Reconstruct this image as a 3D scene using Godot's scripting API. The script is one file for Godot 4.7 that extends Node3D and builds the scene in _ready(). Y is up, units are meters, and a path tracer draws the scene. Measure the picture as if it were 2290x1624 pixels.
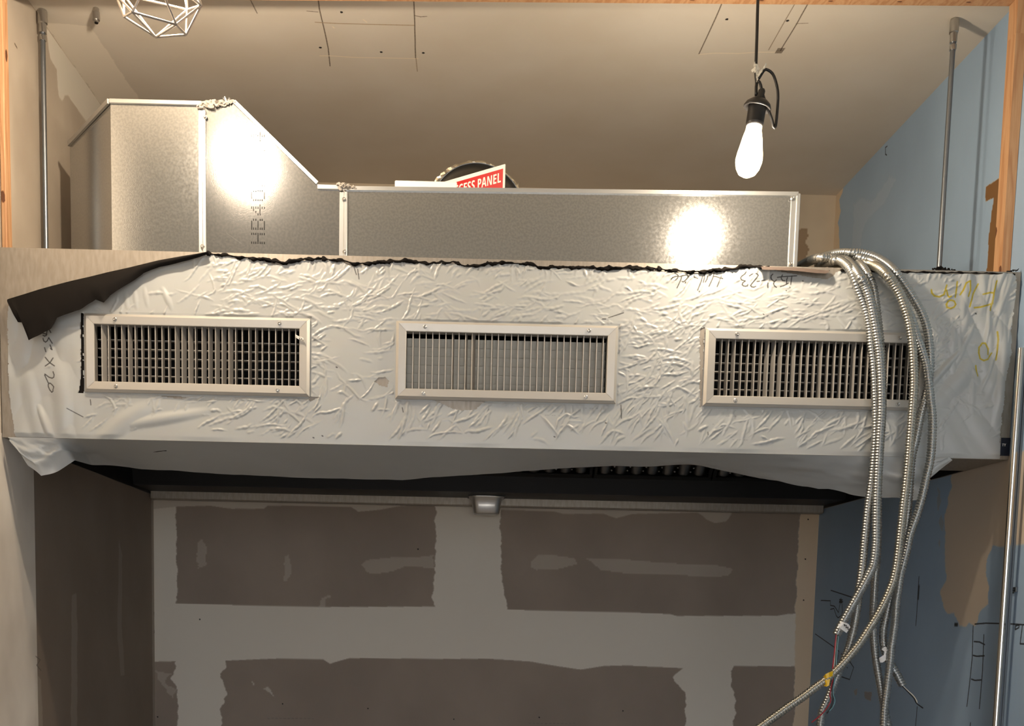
extends Node3D
# ---------------------------------------------------------------- camera and measures
const FOCAL := 2250.0
const EYE := Vector3(0, 1.6, 2.481)
const PP := Vector2(1023.1, 1573.1)
const XL := -1.082      # left wall
const XR := 1.358       # right wall
const YB := 1.99        # underside of the hood
const YT := 2.431       # top of the hood
const YC := 3.1         # ceiling
const ZB := -1.254      # back wall
const ZD := -0.06       # front face of the duct
var cam_basis := Basis(Vector3.UP, -0.01134) * Basis(Vector3.RIGHT, -0.0931) * Basis(Vector3.BACK, 0.0205)
var M := {}
var rng := RandomNumberGenerator.new()


func ray(x: float, y: float) -> Vector3:
	return cam_basis * Vector3((x - PP.x) / FOCAL, -(y - PP.y) / FOCAL, -1.0)


func pz(x: float, y: float, z: float) -> Vector3:      # the point of plane z that the photograph shows at (x, y)
	var d := ray(x, y)
	return EYE + d * ((z - EYE.z) / d.z)


func py(x: float, y: float, h: float) -> Vector3:
	var d := ray(x, y)
	return EYE + d * ((h - EYE.y) / d.y)


func px(x: float, y: float, s: float) -> Vector3:
	var d := ray(x, y)
	return EYE + d * ((s - EYE.x) / d.x)


# ---------------------------------------------------------------- objects
func numbered(parent: Node, called: String) -> String:
	if not parent.has_node(called):
		return called
	var n := 1
	while parent.has_node("%s_%03d" % [called, n]):
		n += 1
	return "%s_%03d" % [called, n]


func put(called: String, mesh: Mesh, m: Material, parent: Node = self) -> MeshInstance3D:
	var o := MeshInstance3D.new()
	o.name = numbered(parent, called)
	o.mesh = mesh
	o.material_override = null
	if mesh is ArrayMesh:
		for i in mesh.get_surface_count():
			mesh.surface_set_material(i, m)
	else:
		mesh.surface_set_material(0, m)
	parent.add_child(o, true)
	return o


func copy_part(called: String, mesh: Mesh, parent: Node, where: Transform3D) -> MeshInstance3D:
	var o := MeshInstance3D.new()
	o.name = numbered(parent, called)
	o.mesh = mesh
	o.transform = where
	parent.add_child(o, true)
	return o


func thing(called: String, label: String, category: String, at := Vector3.ZERO, group := "") -> Node3D:
	var o := Node3D.new()
	o.name = numbered(self, called)
	add_child(o, true)
	o.position = at
	return tag(o, label, category, group)


func tag(o: Node3D, label: String, category: String, group := "") -> Node3D:
	o.set_meta("label", label)
	o.set_meta("category", category)
	if group:
		o.set_meta("group", group)
	return o


func struct(called: String, mesh: Mesh, m: Material, label: String, category: String) -> MeshInstance3D:
	var o := put(called, mesh, m)
	o.set_meta("kind", "structure")
	tag(o, label, category)
	return o


# ---------------------------------------------------------------- shapes
func stool(smooth := false) -> SurfaceTool:
	var st := SurfaceTool.new()
	st.begin(Mesh.PRIMITIVE_TRIANGLES)
	st.set_smooth_group(0 if smooth else -1)
	return st


func done(st: SurfaceTool) -> ArrayMesh:
	st.generate_normals()
	return st.commit()


func tri(st: SurfaceTool, a: Vector3, b: Vector3, c: Vector3, inside: Vector3) -> void:
	if (a - c).cross(a - b).dot((a + b + c) / 3.0 - inside) < 0:
		var t := b
		b = c
		c = t
	st.add_vertex(a)
	st.add_vertex(b)
	st.add_vertex(c)


func face(st: SurfaceTool, p: Array, inside: Vector3) -> void:
	for i in range(1, p.size() - 1):
		tri(st, p[0], p[i], p[i + 1], inside)


func hull8(st: SurfaceTool, a: Array, b: Array) -> void:   # two matching polygons joined into a closed convex piece
	var mid := Vector3.ZERO
	for v in a + b:
		mid += v
	mid /= a.size() * 2.0
	face(st, a, mid)
	face(st, b, mid)
	for i in a.size():
		var j := (i + 1) % a.size()
		face(st, [a[i], a[j], b[j], b[i]], mid)


func box(st: SurfaceTool, lo: Vector3, hi: Vector3, bevel := 0.0, tf := Transform3D()) -> void:
	var c := (lo + hi) / 2.0
	var h := (hi - lo) / 2.0
	var e := minf(bevel, minf(h.x, minf(h.y, h.z)) * 0.45)
	var mid := tf * c
	var v := {}
	for sx in [-1, 1]:
		for sy in [-1, 1]:
			for sz in [-1, 1]:
				var s := Vector3(sx, sy, sz)
				for ax in 3:
					var q := h - Vector3(e, e, e)
					q[ax] = h[ax]
					v[[sx, sy, sz, ax]] = tf * (c + q * s)
	for ax in 3:
		var u := (ax + 1) % 3
		var w := (ax + 2) % 3
		for s in [-1, 1]:
			var k := []
			for uv in [[-1, -1], [1, -1], [1, 1], [-1, 1]]:
				var key := [0, 0, 0, ax]
				key[ax] = s
				key[u] = uv[0]
				key[w] = uv[1]
				k.append(v[key])
			face(st, k, mid)
		if e > 0:
			for s1 in [-1, 1]:
				for s2 in [-1, 1]:      # edge along axis ax between faces u and w
					var k := []
					for t in [[-1, u], [1, u], [1, w], [-1, w]]:
						var key := [0, 0, 0, t[1]]
						key[ax] = t[0]
						key[u] = s1
						key[w] = s2
						k.append(v[key])
					face(st, k, mid)
	if e > 0:
		for sx in [-1, 1]:
			for sy in [-1, 1]:
				for sz in [-1, 1]:
					face(st, [v[[sx, sy, sz, 0]], v[[sx, sy, sz, 1]], v[[sx, sy, sz, 2]]], mid)


func box_mesh(lo: Vector3, hi: Vector3, bevel := 0.0) -> ArrayMesh:
	var st := stool()
	box(st, lo, hi, bevel)
	return done(st)


func slab_uv(lo: Vector3, hi: Vector3, u: Vector3, v: Vector3, o: Vector3) -> ArrayMesh:   # box whose texture runs along u and v from o (u, v: 1 / metres)
	var st := stool()
	var c := (lo + hi) / 2.0
	var arr := []
	for ax in 3:
		for s in [0, 1]:
			var k := []
			for q in [[0, 0], [1, 0], [1, 1], [0, 1]]:
				var p := Vector3()
				p[ax] = [lo, hi][s][ax]
				p[(ax + 1) % 3] = [lo, hi][q[0]][(ax + 1) % 3]
				p[(ax + 2) % 3] = [lo, hi][q[1]][(ax + 2) % 3]
				k.append(p)
			arr.append(k)
	for k in arr:
		for t in [[0, 1, 2], [0, 2, 3]]:
			var a: Vector3 = k[t[0]]
			var b: Vector3 = k[t[1]]
			var d: Vector3 = k[t[2]]
			if (a - d).cross(a - b).dot((a + b + d) / 3.0 - c) < 0:
				var x := b
				b = d
				d = x
			for p in [a, b, d]:
				st.set_uv(Vector2((p - o).dot(u), (p - o).dot(v)))
				st.add_vertex(p)
	return done(st)


func prism(st: SurfaceTool, poly: Array, shift: Vector3, holes := []) -> void:   # any simple planar polygon of Vector3, pushed along shift
	var n := Vector3.ZERO
	for i in poly.size():
		n += poly[i].cross(poly[(i + 1) % poly.size()])
	n = n.normalized()
	var ax := n.abs().max_axis_index()
	var flat := PackedVector2Array()
	for p in poly:
		flat.append(Vector2(p[(ax + 1) % 3], p[(ax + 2) % 3]))
	var idx := Geometry2D.triangulate_polygon(flat)
	var lift := 1.0 if shift.dot(n) > 0 else -1.0
	for i in range(0, idx.size(), 3):
		var a: Vector3 = poly[idx[i]]
		var b: Vector3 = poly[idx[i + 1]]
		var c: Vector3 = poly[idx[i + 2]]
		tri(st, a, b, c, (a + b + c) / 3.0 + n * lift)
		tri(st, a + shift, b + shift, c + shift, (a + b + c) / 3.0 + shift - n * lift)
	var area := 0.0
	for i in flat.size():
		area += flat[i].cross(flat[(i + 1) % flat.size()])
	for i in poly.size():
		var a: Vector3 = poly[i]
		var b: Vector3 = poly[(i + 1) % poly.size()]
		var out := (b - a).cross(n)
		face(st, [a, b, b + shift, a + shift], (a + b + shift) / 2.0 - out)


func smooth_path(p: Array, step: float) -> PackedVector3Array:
	var c := Curve3D.new()
	for i in p.size():
		var a: Vector3 = p[maxi(i - 1, 0)]
		var b: Vector3 = p[mini(i + 1, p.size() - 1)]
		var t := (b - a) / 6.0
		c.add_point(p[i], -t, t)
	c.bake_interval = step
	var r := PackedVector3Array()
	var n := maxi(2, int(c.get_baked_length() / step))
	for i in n + 1:
		r.append(c.sample_baked(c.get_baked_length() * i / n, true))
	return r


func tube(st: SurfaceTool, p: PackedVector3Array, radius: Callable, sides := 10, caps := true, aspect := 1.0) -> void:   # radius(distance, angle)
	var t := (p[1] - p[0]).normalized()
	var side := t.cross(Vector3(0.3, 0.1, 1)).normalized()
	var rings := []
	var dist := 0.0
	for i in p.size():
		t = (p[mini(i + 1, p.size() - 1)] - p[maxi(i - 1, 0)]).normalized()
		side = (side - t * side.dot(t)).normalized()
		var up := t.cross(side)
		if i > 0:
			dist += p[i].distance_to(p[i - 1])
		var ring := PackedVector3Array()
		for k in sides:
			var a := TAU * k / sides
			ring.append(p[i] + (side * cos(a) + up * sin(a) * aspect) * float(radius.call(dist, a)))
		rings.append(ring)
	for i in p.size() - 1:
		for k in sides:
			var l := (k + 1) % sides
			var mid := (p[i] + p[i + 1]) / 2.0
			tri(st, rings[i][k], rings[i][l], rings[i + 1][l], mid)
			tri(st, rings[i][k], rings[i + 1][l], rings[i + 1][k], mid)
	if caps:
		for k in sides:
			tri(st, p[0], rings[0][k], rings[0][(k + 1) % sides], p[1])
			tri(st, p[-1], rings[-1][k], rings[-1][(k + 1) % sides], p[-2])


func tube_mesh(pts: Array, r: float, sides := 10, step := 0.006) -> ArrayMesh:
	var st := stool(true)
	tube(st, smooth_path(pts, step), func(_d, _a): return r, sides)
	return done(st)


func rod_mesh(a: Vector3, b: Vector3, r: float, sides := 12) -> ArrayMesh:
	return lathe_mesh([[0, 0], [r, 0], [r, a.distance_to(b)], [0, a.distance_to(b)]], sides, aim(a, b - a), true)


func aim(at: Vector3, dir: Vector3) -> Transform3D:     # y axis along dir
	var y := dir.normalized()
	var x := y.cross(Vector3(0.21, 0.13, 0.97)).normalized()
	return Transform3D(Basis(x, y, x.cross(y)), at)


func lathe(st: SurfaceTool, prof: Array, sides: int, tf := Transform3D(), hard := false) -> void:   # prof: [radius, height] from bottom to top of the outside
	for i in prof.size() - 1:
		if hard:
			st.set_smooth_group(i + 1)
		for k in sides:
			var a0 := TAU * k / sides
			var a1 := TAU * (k + 1) / sides
			var q := []
			for e in [[prof[i], a0], [prof[i], a1], [prof[i + 1], a1], [prof[i + 1], a0]]:
				q.append(tf * Vector3(e[0][0] * cos(e[1]), e[0][1], e[0][0] * sin(e[1])))
			var am := (a0 + a1) / 2.0
			var dr: float = prof[i + 1][0] - prof[i][0]
			var dh: float = prof[i + 1][1] - prof[i][1]
			var out: Vector3 = tf.basis * Vector3(dh * cos(am), -dr, dh * sin(am))
			var m: Vector3 = (q[0] + q[1] + q[2] + q[3]) / 4.0
			if prof[i][0] > 0:
				tri(st, q[0], q[1], q[2], m - out)
			if prof[i + 1][0] > 0:
				tri(st, q[0], q[2], q[3], m - out)


func lathe_mesh(prof: Array, sides := 16, tf := Transform3D(), hard := false) -> ArrayMesh:
	var st := stool(true)
	lathe(st, prof, sides, tf, hard)
	return done(st)


func sheet(pairs: Array, along: int, down: int, bulge: Callable) -> ArrayMesh:   # a loose sheet between two edges: pairs of [Vector3, Vector3]
	var grid := []
	var n := (pairs.size() - 1) * along
	for i in n + 1:
		var k := mini(i / along, pairs.size() - 2)
		var f := float(i - k * along) / along
		var a: Vector3 = pairs[k][0].lerp(pairs[k + 1][0], f)
		var b: Vector3 = pairs[k][1].lerp(pairs[k + 1][1], f)
		var row := []
		for j in down + 1:
			var v := float(j) / down
			row.append(a.lerp(b, v) + (bulge.call(float(i) / n, v, a.lerp(b, v)) as Vector3))
		grid.append(row)
	var st := stool(true)
	for i in n:
		for j in down:
			var q := [grid[i][j], grid[i + 1][j], grid[i + 1][j + 1], grid[i][j + 1]]
			for t in [[0, 1, 2], [0, 2, 3]]:
				st.add_vertex(q[t[0]])
				st.add_vertex(q[t[1]])
				st.add_vertex(q[t[2]])
	return done(st)


# ---------------------------------------------------------------- materials and pictures
func mat(c: Color, rough: float, metal := 0.0, called := "") -> StandardMaterial3D:
	var m := StandardMaterial3D.new()
	m.albedo_color = c
	m.roughness = rough
	m.metallic = metal
	m.resource_name = called
	return m


func noise(seed_: int, freq: float, type := FastNoiseLite.TYPE_SIMPLEX_SMOOTH, oct := 1) -> FastNoiseLite:
	var n := FastNoiseLite.new()
	n.seed = seed_
	n.frequency = freq
	n.noise_type = type
	n.fractal_type = FastNoiseLite.FRACTAL_NONE if oct == 1 else FastNoiseLite.FRACTAL_FBM
	n.fractal_octaves = oct
	return n


func noise_tex(n: FastNoiseLite, a: Color, b: Color, size := 512, normal := false, bump := 2.0) -> NoiseTexture2D:
	var t := NoiseTexture2D.new()
	t.width = size
	t.height = size
	t.seamless = true
	t.noise = n
	if normal:
		t.as_normal_map = true
		t.bump_strength = bump
	else:
		var g := Gradient.new()
		g.set_color(0, a)
		g.set_color(1, b)
		t.color_ramp = g
	return t


func triplanar(m: StandardMaterial3D, scale: Vector3) -> StandardMaterial3D:
	m.uv1_triplanar = true
	m.uv1_world_triplanar = true
	m.uv1_scale = scale
	return m


func blotch(im: Image, c: Color, strength: float, seed_: int, cells: float, low := 192) -> void:    # soft uneven tone
	var n := noise(seed_, cells / low, FastNoiseLite.TYPE_SIMPLEX_SMOOTH, 4)
	var s := Image.create(low, low, false, Image.FORMAT_RGBA8)
	for y in low:
		for x in low:
			s.set_pixel(x, y, Color(c, strength * clampf(0.5 + n.get_noise_2d(x, y), 0, 1)))
	s.resize(im.get_width(), im.get_height(), Image.INTERPOLATE_CUBIC)
	im.blend_rect(s, Rect2i(0, 0, s.get_width(), s.get_height()), Vector2i.ZERO)


func fill_poly(im: Image, p: PackedVector2Array, c: Color, jag := 0.0, seed_ := 1) -> void:
	var n := noise(seed_, 0.03, FastNoiseLite.TYPE_SIMPLEX_SMOOTH, 4)
	var lo := INF
	var hi := -INF
	for q in p:
		lo = minf(lo, q.y)
		hi = maxf(hi, q.y)
	for y in range(maxi(0, int(lo - jag)), mini(im.get_height(), int(hi + jag) + 1)):
		var xs := []
		for i in p.size():
			var a := p[i]
			var b := p[(i + 1) % p.size()]
			var ya := a.y + jag * n.get_noise_2d(a.x, 900)
			var yb := b.y + jag * n.get_noise_2d(b.x, 900)
			if (ya <= y) != (yb <= y):
				var x := a.x + (b.x - a.x) * (y - ya) / (yb - ya)
				xs.append(x + jag * 1.6 * n.get_noise_2d(x * 0.2, y))
		xs.sort()
		for i in range(0, xs.size() - 1, 2):
			var x0 := int(xs[i])
			im.fill_rect(Rect2i(x0, y, int(xs[i + 1]) - x0, 1), c)


func stroke(im: Image, p: PackedVector2Array, c: Color, w: float) -> void:
	var lim := Vector2i(im.get_width() - 1, im.get_height() - 1)
	for i in p.size() - 1:
		var n := maxi(1, ceili(p[i].distance_to(p[i + 1]) / 10.0))
		for k in n:
			var a := p[i].lerp(p[i + 1], float(k) / n)
			var b := p[i].lerp(p[i + 1], (k + 1.0) / n)
			var m := w / 2 + 1
			for y in range(maxi(0, floori(minf(a.y, b.y) - m)), mini(lim.y, ceili(maxf(a.y, b.y) + m)) + 1):
				for x in range(maxi(0, floori(minf(a.x, b.x) - m)), mini(lim.x, ceili(maxf(a.x, b.x) + m)) + 1):
					var q := Vector2(x + 0.5, y + 0.5)
					var d := q.distance_to(Geometry2D.get_closest_point_to_segment(q, a, b))
					var f := clampf(w / 2 + 0.5 - d, 0, 1) * minf(1.0, w) * c.a
					if f > 0:
						var o := im.get_pixel(x, y)
						im.set_pixel(x, y, Color(c, maxf(o.a, f)) if o.a < 1.0 else Color(o.lerp(c, f), 1))


func layer(im: Image, c: Color, draw: Callable, soft := 2) -> void:     # polygons drawn apart, softened a little and laid over the picture
	var l := Image.create(im.get_width(), im.get_height(), false, Image.FORMAT_RGBA8)
	l.fill(Color(c, 0))
	draw.call(l)
	if soft > 1:
		l.resize(im.get_width() / soft, im.get_height() / soft, Image.INTERPOLATE_BILINEAR)
		l.resize(im.get_width(), im.get_height(), Image.INTERPOLATE_CUBIC)
	im.blend_rect(l, Rect2i(0, 0, im.get_width(), im.get_height()), Vector2i.ZERO)


func pts(a: Array) -> PackedVector2Array:
	var r := PackedVector2Array()
	for i in range(0, a.size(), 2):
		r.append(Vector2(a[i], a[i + 1]))
	return r


func tex(im: Image) -> ImageTexture:
	return ImageTexture.create_from_image(im)


func _ready() -> void:
	rng.seed = 7
	light_and_camera()
	materials()
	room()
	hood()
	filters()
	duct()
	film()
	registers()
	framing()
	rods()
	pendants()
	things_on_duct()
	conduits()
	small_things()


func light_and_camera() -> void:
	var cam := Camera3D.new()
	cam.name = "camera"
	cam.projection = Camera3D.PROJECTION_FRUSTUM
	cam.keep_aspect = Camera3D.KEEP_HEIGHT
	cam.near = 0.05
	cam.far = 60.0
	cam.size = 1624.0 / FOCAL * cam.near
	cam.frustum_offset = Vector2((1145.0 - PP.x) / FOCAL, (PP.y - 812.0) / FOCAL) * cam.near
	cam.transform = Transform3D(cam_basis, EYE)
	add_child(cam)
	var env := Environment.new()
	env.background_mode = Environment.BG_SKY
	var sky := Sky.new()
	var sm := ProceduralSkyMaterial.new()
	sm.sky_top_color = Color(0.64, 0.71, 0.82)
	sm.sky_horizon_color = Color(0.86, 0.88, 0.91)
	sm.ground_bottom_color = Color(0.35, 0.34, 0.33)
	sm.ground_horizon_color = Color(0.62, 0.64, 0.66)
	sm.sky_energy_multiplier = 2.15
	sm.ground_energy_multiplier = 4.3
	sky.sky_material = sm
	env.sky = sky
	env.ambient_light_source = Environment.AMBIENT_SOURCE_SKY
	env.tonemap_mode = Environment.TONE_MAPPER_LINEAR
	env.tonemap_exposure = 1.25
	env.sdfgi_enabled = true
	env.ssao_enabled = true
	env.ssil_enabled = true
	var we := WorldEnvironment.new()
	we.name = "environment"
	we.environment = env
	add_child(we)


const LAMP := Color(1.0, 0.925, 0.825)
const BULB_ENERGY := 0.31
const CAGE_ENERGY := 0.69


func bulb_light(at: Vector3, energy: float, parent: Node3D) -> void:
	var l := OmniLight3D.new()
	l.name = "bulb_light"
	l.light_color = LAMP
	l.light_energy = energy
	l.light_size = 0.022
	l.omni_range = 14.0
	l.omni_attenuation = 2.0
	l.shadow_enabled = true
	parent.add_child(l)
	l.position = at


func materials() -> void:
	M.film = mat(Color(0.675, 0.68, 0.67), 0.36)
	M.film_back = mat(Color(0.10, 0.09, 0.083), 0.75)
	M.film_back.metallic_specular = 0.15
	var gv := mat(Color(1, 1, 1), 1.0, 0.92)
	gv.albedo_texture = noise_tex(noise(3, 0.09, FastNoiseLite.TYPE_SIMPLEX, 4), Color(0.66, 0.665, 0.66), Color(0.76, 0.76, 0.75))
	gv.roughness_texture = noise_tex(noise(5, 0.06, FastNoiseLite.TYPE_SIMPLEX, 4), Color(0.135, 0.135, 0.135), Color(0.19, 0.19, 0.19))
	gv.normal_enabled = true
	gv.normal_texture = noise_tex(noise(9, 0.22, FastNoiseLite.TYPE_SIMPLEX, 3), Color.BLACK, Color.WHITE, 512, true, 1.2)
	gv.normal_scale = 0.045
	M.galv = triplanar(gv, Vector3(2.6, 2.6, 2.6))
	M.galv_trim = mat(Color(0.76, 0.76, 0.75), 0.34, 0.9)
	var ss := mat(Color(0.64, 0.605, 0.56), 1.0, 0.7)
	ss.roughness_texture = noise_tex(noise(6, 0.03, FastNoiseLite.TYPE_SIMPLEX, 4), Color(0.42, 0.42, 0.42), Color(0.62, 0.62, 0.62))
	ss.albedo_texture = noise_tex(noise(61, 0.03, FastNoiseLite.TYPE_SIMPLEX, 5), Color(0.90, 0.895, 0.88), Color(1, 1, 1))
	M.steel = triplanar(ss, Vector3(5, 1.1, 5))
	M.gutter = mat(Color(0.07, 0.068, 0.065), 0.5, 0.6)
	M.dark_steel = mat(Color(0.15, 0.147, 0.143), 0.42, 0.8)
	M.plenum_shade_black = mat(Color(0.045, 0.045, 0.045), 0.9)  # black colour standing for the unlit inside of the plenum
	M.register = mat(Color(0.74, 0.72, 0.685), 0.42, 0.5)
	M.vane = mat(Color(0.70, 0.68, 0.65), 0.45, 0.5)
	M.damper = mat(Color(0.66, 0.645, 0.60), 0.5, 0.4)
	M.baffle = mat(Color(0.45, 0.44, 0.43), 0.33, 0.9)
	M.zinc = mat(Color(0.72, 0.71, 0.69), 0.28, 0.95)
	M.conduit = mat(Color(0.68, 0.685, 0.675), 0.28, 0.95)
	M.conduit_tan = mat(Color(0.70, 0.685, 0.64), 0.28, 0.95)
	M.rod = mat(Color(0.50, 0.52, 0.54), 0.36, 0.9)
	M.black_plastic = mat(Color(0.035, 0.033, 0.032), 0.42)
	M.socket = mat(Color(0.07, 0.062, 0.06), 0.45)
	M.sealant = mat(Color(0.60, 0.57, 0.53), 0.7)
	M.foil = mat(Color(0.80, 0.77, 0.70), 0.24, 0.95)
	M.white = mat(Color(0.90, 0.88, 0.85), 0.6)
	M.red = mat(Color(0.72, 0.03, 0.05), 0.35)
	M.tie = mat(Color(0.86, 0.84, 0.78), 0.3)
	M.yellow = mat(Color(0.88, 0.70, 0.06), 0.4)
	M.wire_white = mat(Color(0.86, 0.83, 0.76), 0.4)
	M.wire_red = mat(Color(0.62, 0.06, 0.12), 0.4)
	M.wire_teal = mat(Color(0.36, 0.50, 0.52), 0.4)
	M.wire_black = mat(Color(0.02, 0.02, 0.02), 0.4)
	M.ink = mat(Color(0.04, 0.04, 0.045), 0.6)
	M.navy = mat(Color(0.02, 0.03, 0.12), 0.35)
	M.cage = mat(Color(0.70, 0.67, 0.64), 0.3, 0.8)
	M.pole = mat(Color(0.83, 0.81, 0.77), 0.2, 1.0)
	M.floor = mat(Color(0.74, 0.72, 0.69), 0.7)
	M.plaster = mat(Color(0.80, 0.76, 0.69), 0.8)
	M.frame_dark = mat(Color(0.10, 0.10, 0.11), 0.4, 0.5)
	var glass := mat(Color(1, 1, 1, 0.06), 0.02)
	glass.transparency = BaseMaterial3D.TRANSPARENCY_ALPHA
	M.glass = glass
	var gl := mat(Color(1.0, 0.95, 0.85), 0.2)
	gl.emission_enabled = true
	gl.emission = Color(1.0, 0.90, 0.72)
	gl.emission_energy_multiplier = 6.0
	M.bulb = gl
	# planed softwood: long grain, growth rings, knots
	var im := Image.create(256, 1024, false, Image.FORMAT_RGBA8)
	var n := noise(21, 0.012, FastNoiseLite.TYPE_SIMPLEX_SMOOTH, 3)
	var fine := noise(22, 0.2, FastNoiseLite.TYPE_SIMPLEX, 2)
	for y in 1024:
		for x in 256:
			var w := 0.5 + 0.5 * sin((x * 0.16 + 9.0 * n.get_noise_2d(x * 0.8, y * 0.12)) * 1.0)
			var v := clampf(0.25 + 0.55 * w * w + 0.25 * fine.get_noise_2d(x, y * 0.05), 0, 1)
			im.set_pixel(x, y, Color(0.76, 0.60, 0.44).lerp(Color(0.58, 0.37, 0.22), v * 0.6))
	for k in [[60, 120], [180, 330], [90, 560], [200, 790], [40, 900], [140, 455]]:
		layer(im, Color(0.30, 0.15, 0.07), func(l): fill_poly(l, ellipse(Vector2(k[0], k[1]), 9, 14), Color(0.30, 0.15, 0.07, 0.85), 3.0, k[0]), 2)
	M.wood = mat(Color.WHITE, 0.65)
	M.wood.albedo_texture = tex(im)
	M.wood.uv1_triplanar = true
	M.wood.uv1_world_triplanar = true
	M.wood.uv1_scale = Vector3(6, 1.0, 6)


func ellipse(c: Vector2, rx: float, ry: float, n := 20) -> PackedVector2Array:
	var r := PackedVector2Array()
	for i in n:
		r.append(c + Vector2(cos(TAU * i / n) * rx, sin(TAU * i / n) * ry))
	return r


# ---------------------------------------------------------------- the room
const Z1 := 0.9      # where the alcove opens into the larger room
const ZF := 4.6
const BEIGE := Color(0.70, 0.63, 0.53)
const MUD := Color(0.79, 0.75, 0.69)
const BOARD := Color(0.545, 0.485, 0.425)


func on(a: Array, plane: Callable, scale: Callable) -> PackedVector2Array:
	var r := PackedVector2Array()
	for i in range(0, a.size(), 2):
		r.append(scale.call(plane.call(a[i], a[i + 1])))
	return r


func room() -> void:
	# back wall: taped and mudded gypsum board
	var ppm := 620.0
	var w := XR - XL
	var im := Image.create(int(w * ppm), int(YC * ppm), false, Image.FORMAT_RGBA8)
	im.fill(BOARD)
	im.fill_rect(Rect2i(0, 0, im.get_width(), int((YC - 2.1) * ppm)), Color(0.74, 0.68, 0.59))
	blotch(im, Color(0.38, 0.33, 0.29), 0.22, 31, 6.0)
	var pl := func(x, y): return pz(x, y, ZB)
	var sc := func(p: Vector3): return Vector2((p.x - XL) * ppm, (YC - p.y) * ppm)
	var q := func(a: Array): return on(a, pl, sc)
	var mud := Color(MUD, 0.95)
	layer(im, MUD, func(l):
		fill_poly(l, q.call([330, 1350, 400, 1349, 700, 1357, 980, 1355, 1130, 1362, 1200, 1366, 1400, 1370, 1500, 1374, 1515, 1378, 1740, 1378, 1765, 1372, 1850, 1372, 1850, 1488, 1770, 1490, 1620, 1490, 1530, 1492, 1400, 1488, 1350, 1490, 1300, 1498, 1250, 1490, 1190, 1481, 1090, 1473, 990, 1473, 780, 1472, 740, 1485, 725, 1474, 620, 1474, 500, 1480, 330, 1480]), mud, 4, 3)
		fill_poly(l, q.call([972, 1090, 1120, 1090, 1121, 1200, 1122, 1290, 1128, 1330, 1138, 1370, 975, 1362, 968, 1330, 972, 1300, 975, 1200]), mud, 4, 5)
		fill_poly(l, q.call([335, 1090, 392, 1112, 396, 1200, 396, 1356, 335, 1356]), mud, 3, 7)
		fill_poly(l, q.call([1790, 1130, 1860, 1130, 1860, 1630, 1775, 1630, 1778, 1380, 1786, 1200]), Color(0.78, 0.69, 0.58, 0.95), 3, 8)
		fill_poly(l, q.call([396, 1470, 502, 1470, 506, 1490, 496, 1505, 508, 1560, 494, 1580, 496, 1640, 392, 1640, 402, 1580, 385, 1510]), mud, 6, 9)
		fill_poly(l, q.call([1505, 1485, 1640, 1485, 1632, 1510, 1642, 1560, 1640, 1640, 1535, 1640, 1532, 1550, 1512, 1530, 1505, 1515, 1528, 1495]), mud, 4, 10)
		fill_poly(l, q.call([335, 1090, 990, 1100, 990, 1128, 900, 1130, 850, 1140, 800, 1143, 785, 1134, 600, 1130, 590, 1137, 520, 1136, 470, 1131, 400, 1134, 335, 1140]), Color(MUD, 0.6), 4, 11)
		fill_poly(l, q.call([1110, 1090, 1860, 1110, 1860, 1150, 1640, 1144, 1625, 1165, 1600, 1170, 1575, 1160, 1560, 1146, 1420, 1148, 1380, 1158, 1350, 1147, 1260, 1150, 1240, 1143, 1110, 1140]), Color(MUD, 0.5), 4, 12), 2)
	layer(im, MUD, func(l):
		var c := Color(MUD, 0.32)
		fill_poly(l, q.call([444, 1215, 455, 1205, 463, 1225, 460, 1265, 444, 1272, 440, 1250]), c, 3, 13)
		fill_poly(l, q.call([640, 1245, 648, 1240, 653, 1265, 646, 1300, 637, 1302, 636, 1270]), c, 3, 14)
		fill_poly(l, q.call([808, 1262, 820, 1252, 870, 1246, 930, 1244, 972, 1242, 972, 1272, 910, 1268, 880, 1276, 840, 1283, 820, 1280]), c, 4, 15)
		fill_poly(l, q.call([1187, 1255, 1205, 1241, 1240, 1240, 1285, 1248, 1290, 1262, 1250, 1272, 1200, 1274, 1187, 1266]), c, 4, 16)
		fill_poly(l, q.call([1310, 1248, 1400, 1250, 1500, 1258, 1600, 1262, 1636, 1272, 1630, 1288, 1590, 1291, 1520, 1286, 1400, 1281, 1345, 1274]), c, 4, 17)
		fill_poly(l, q.call([715, 1345, 720, 1338, 742, 1330, 742, 1335, 728, 1340, 728, 1357, 715, 1357]), c, 2, 18)
		fill_poly(l, q.call([562, 1518, 570, 1532, 566, 1532]), Color(MUD, 0.7), 1, 19)
		fill_poly(l, q.call([588, 1540, 600, 1535, 614, 1560, 604, 1552]), Color(MUD, 0.6), 3, 20)
		fill_poly(l, q.call([345, 1500, 380, 1505, 372, 1530, 395, 1540, 385, 1560, 350, 1510]), c, 6, 21), 3)
	for d in [[632, 1574], [823, 1584], [1015, 1608], [1206, 1604], [1393, 1590], [1807, 1161], [1801, 1250], [1797, 1342], [447, 1385], [353, 1603], [935, 1228]]:
		fill_poly(im, ellipse(q.call(d)[0], 1.5, 1.6), Color(0.06, 0.05, 0.05))
	layer(im, Color(0.62, 0.6, 0.58), func(l):
		for x in range(598, 698, 9):
			stroke(l, q.call([x, 1607, x + 5, 1607.2]), Color(0.36, 0.32, 0.30, 0.5), 2)
		for x in range(1182, 1290, 9):
			stroke(l, q.call([x, 1618, x + 5, 1618.2]), Color(0.36, 0.32, 0.30, 0.5), 2), 2)
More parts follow.
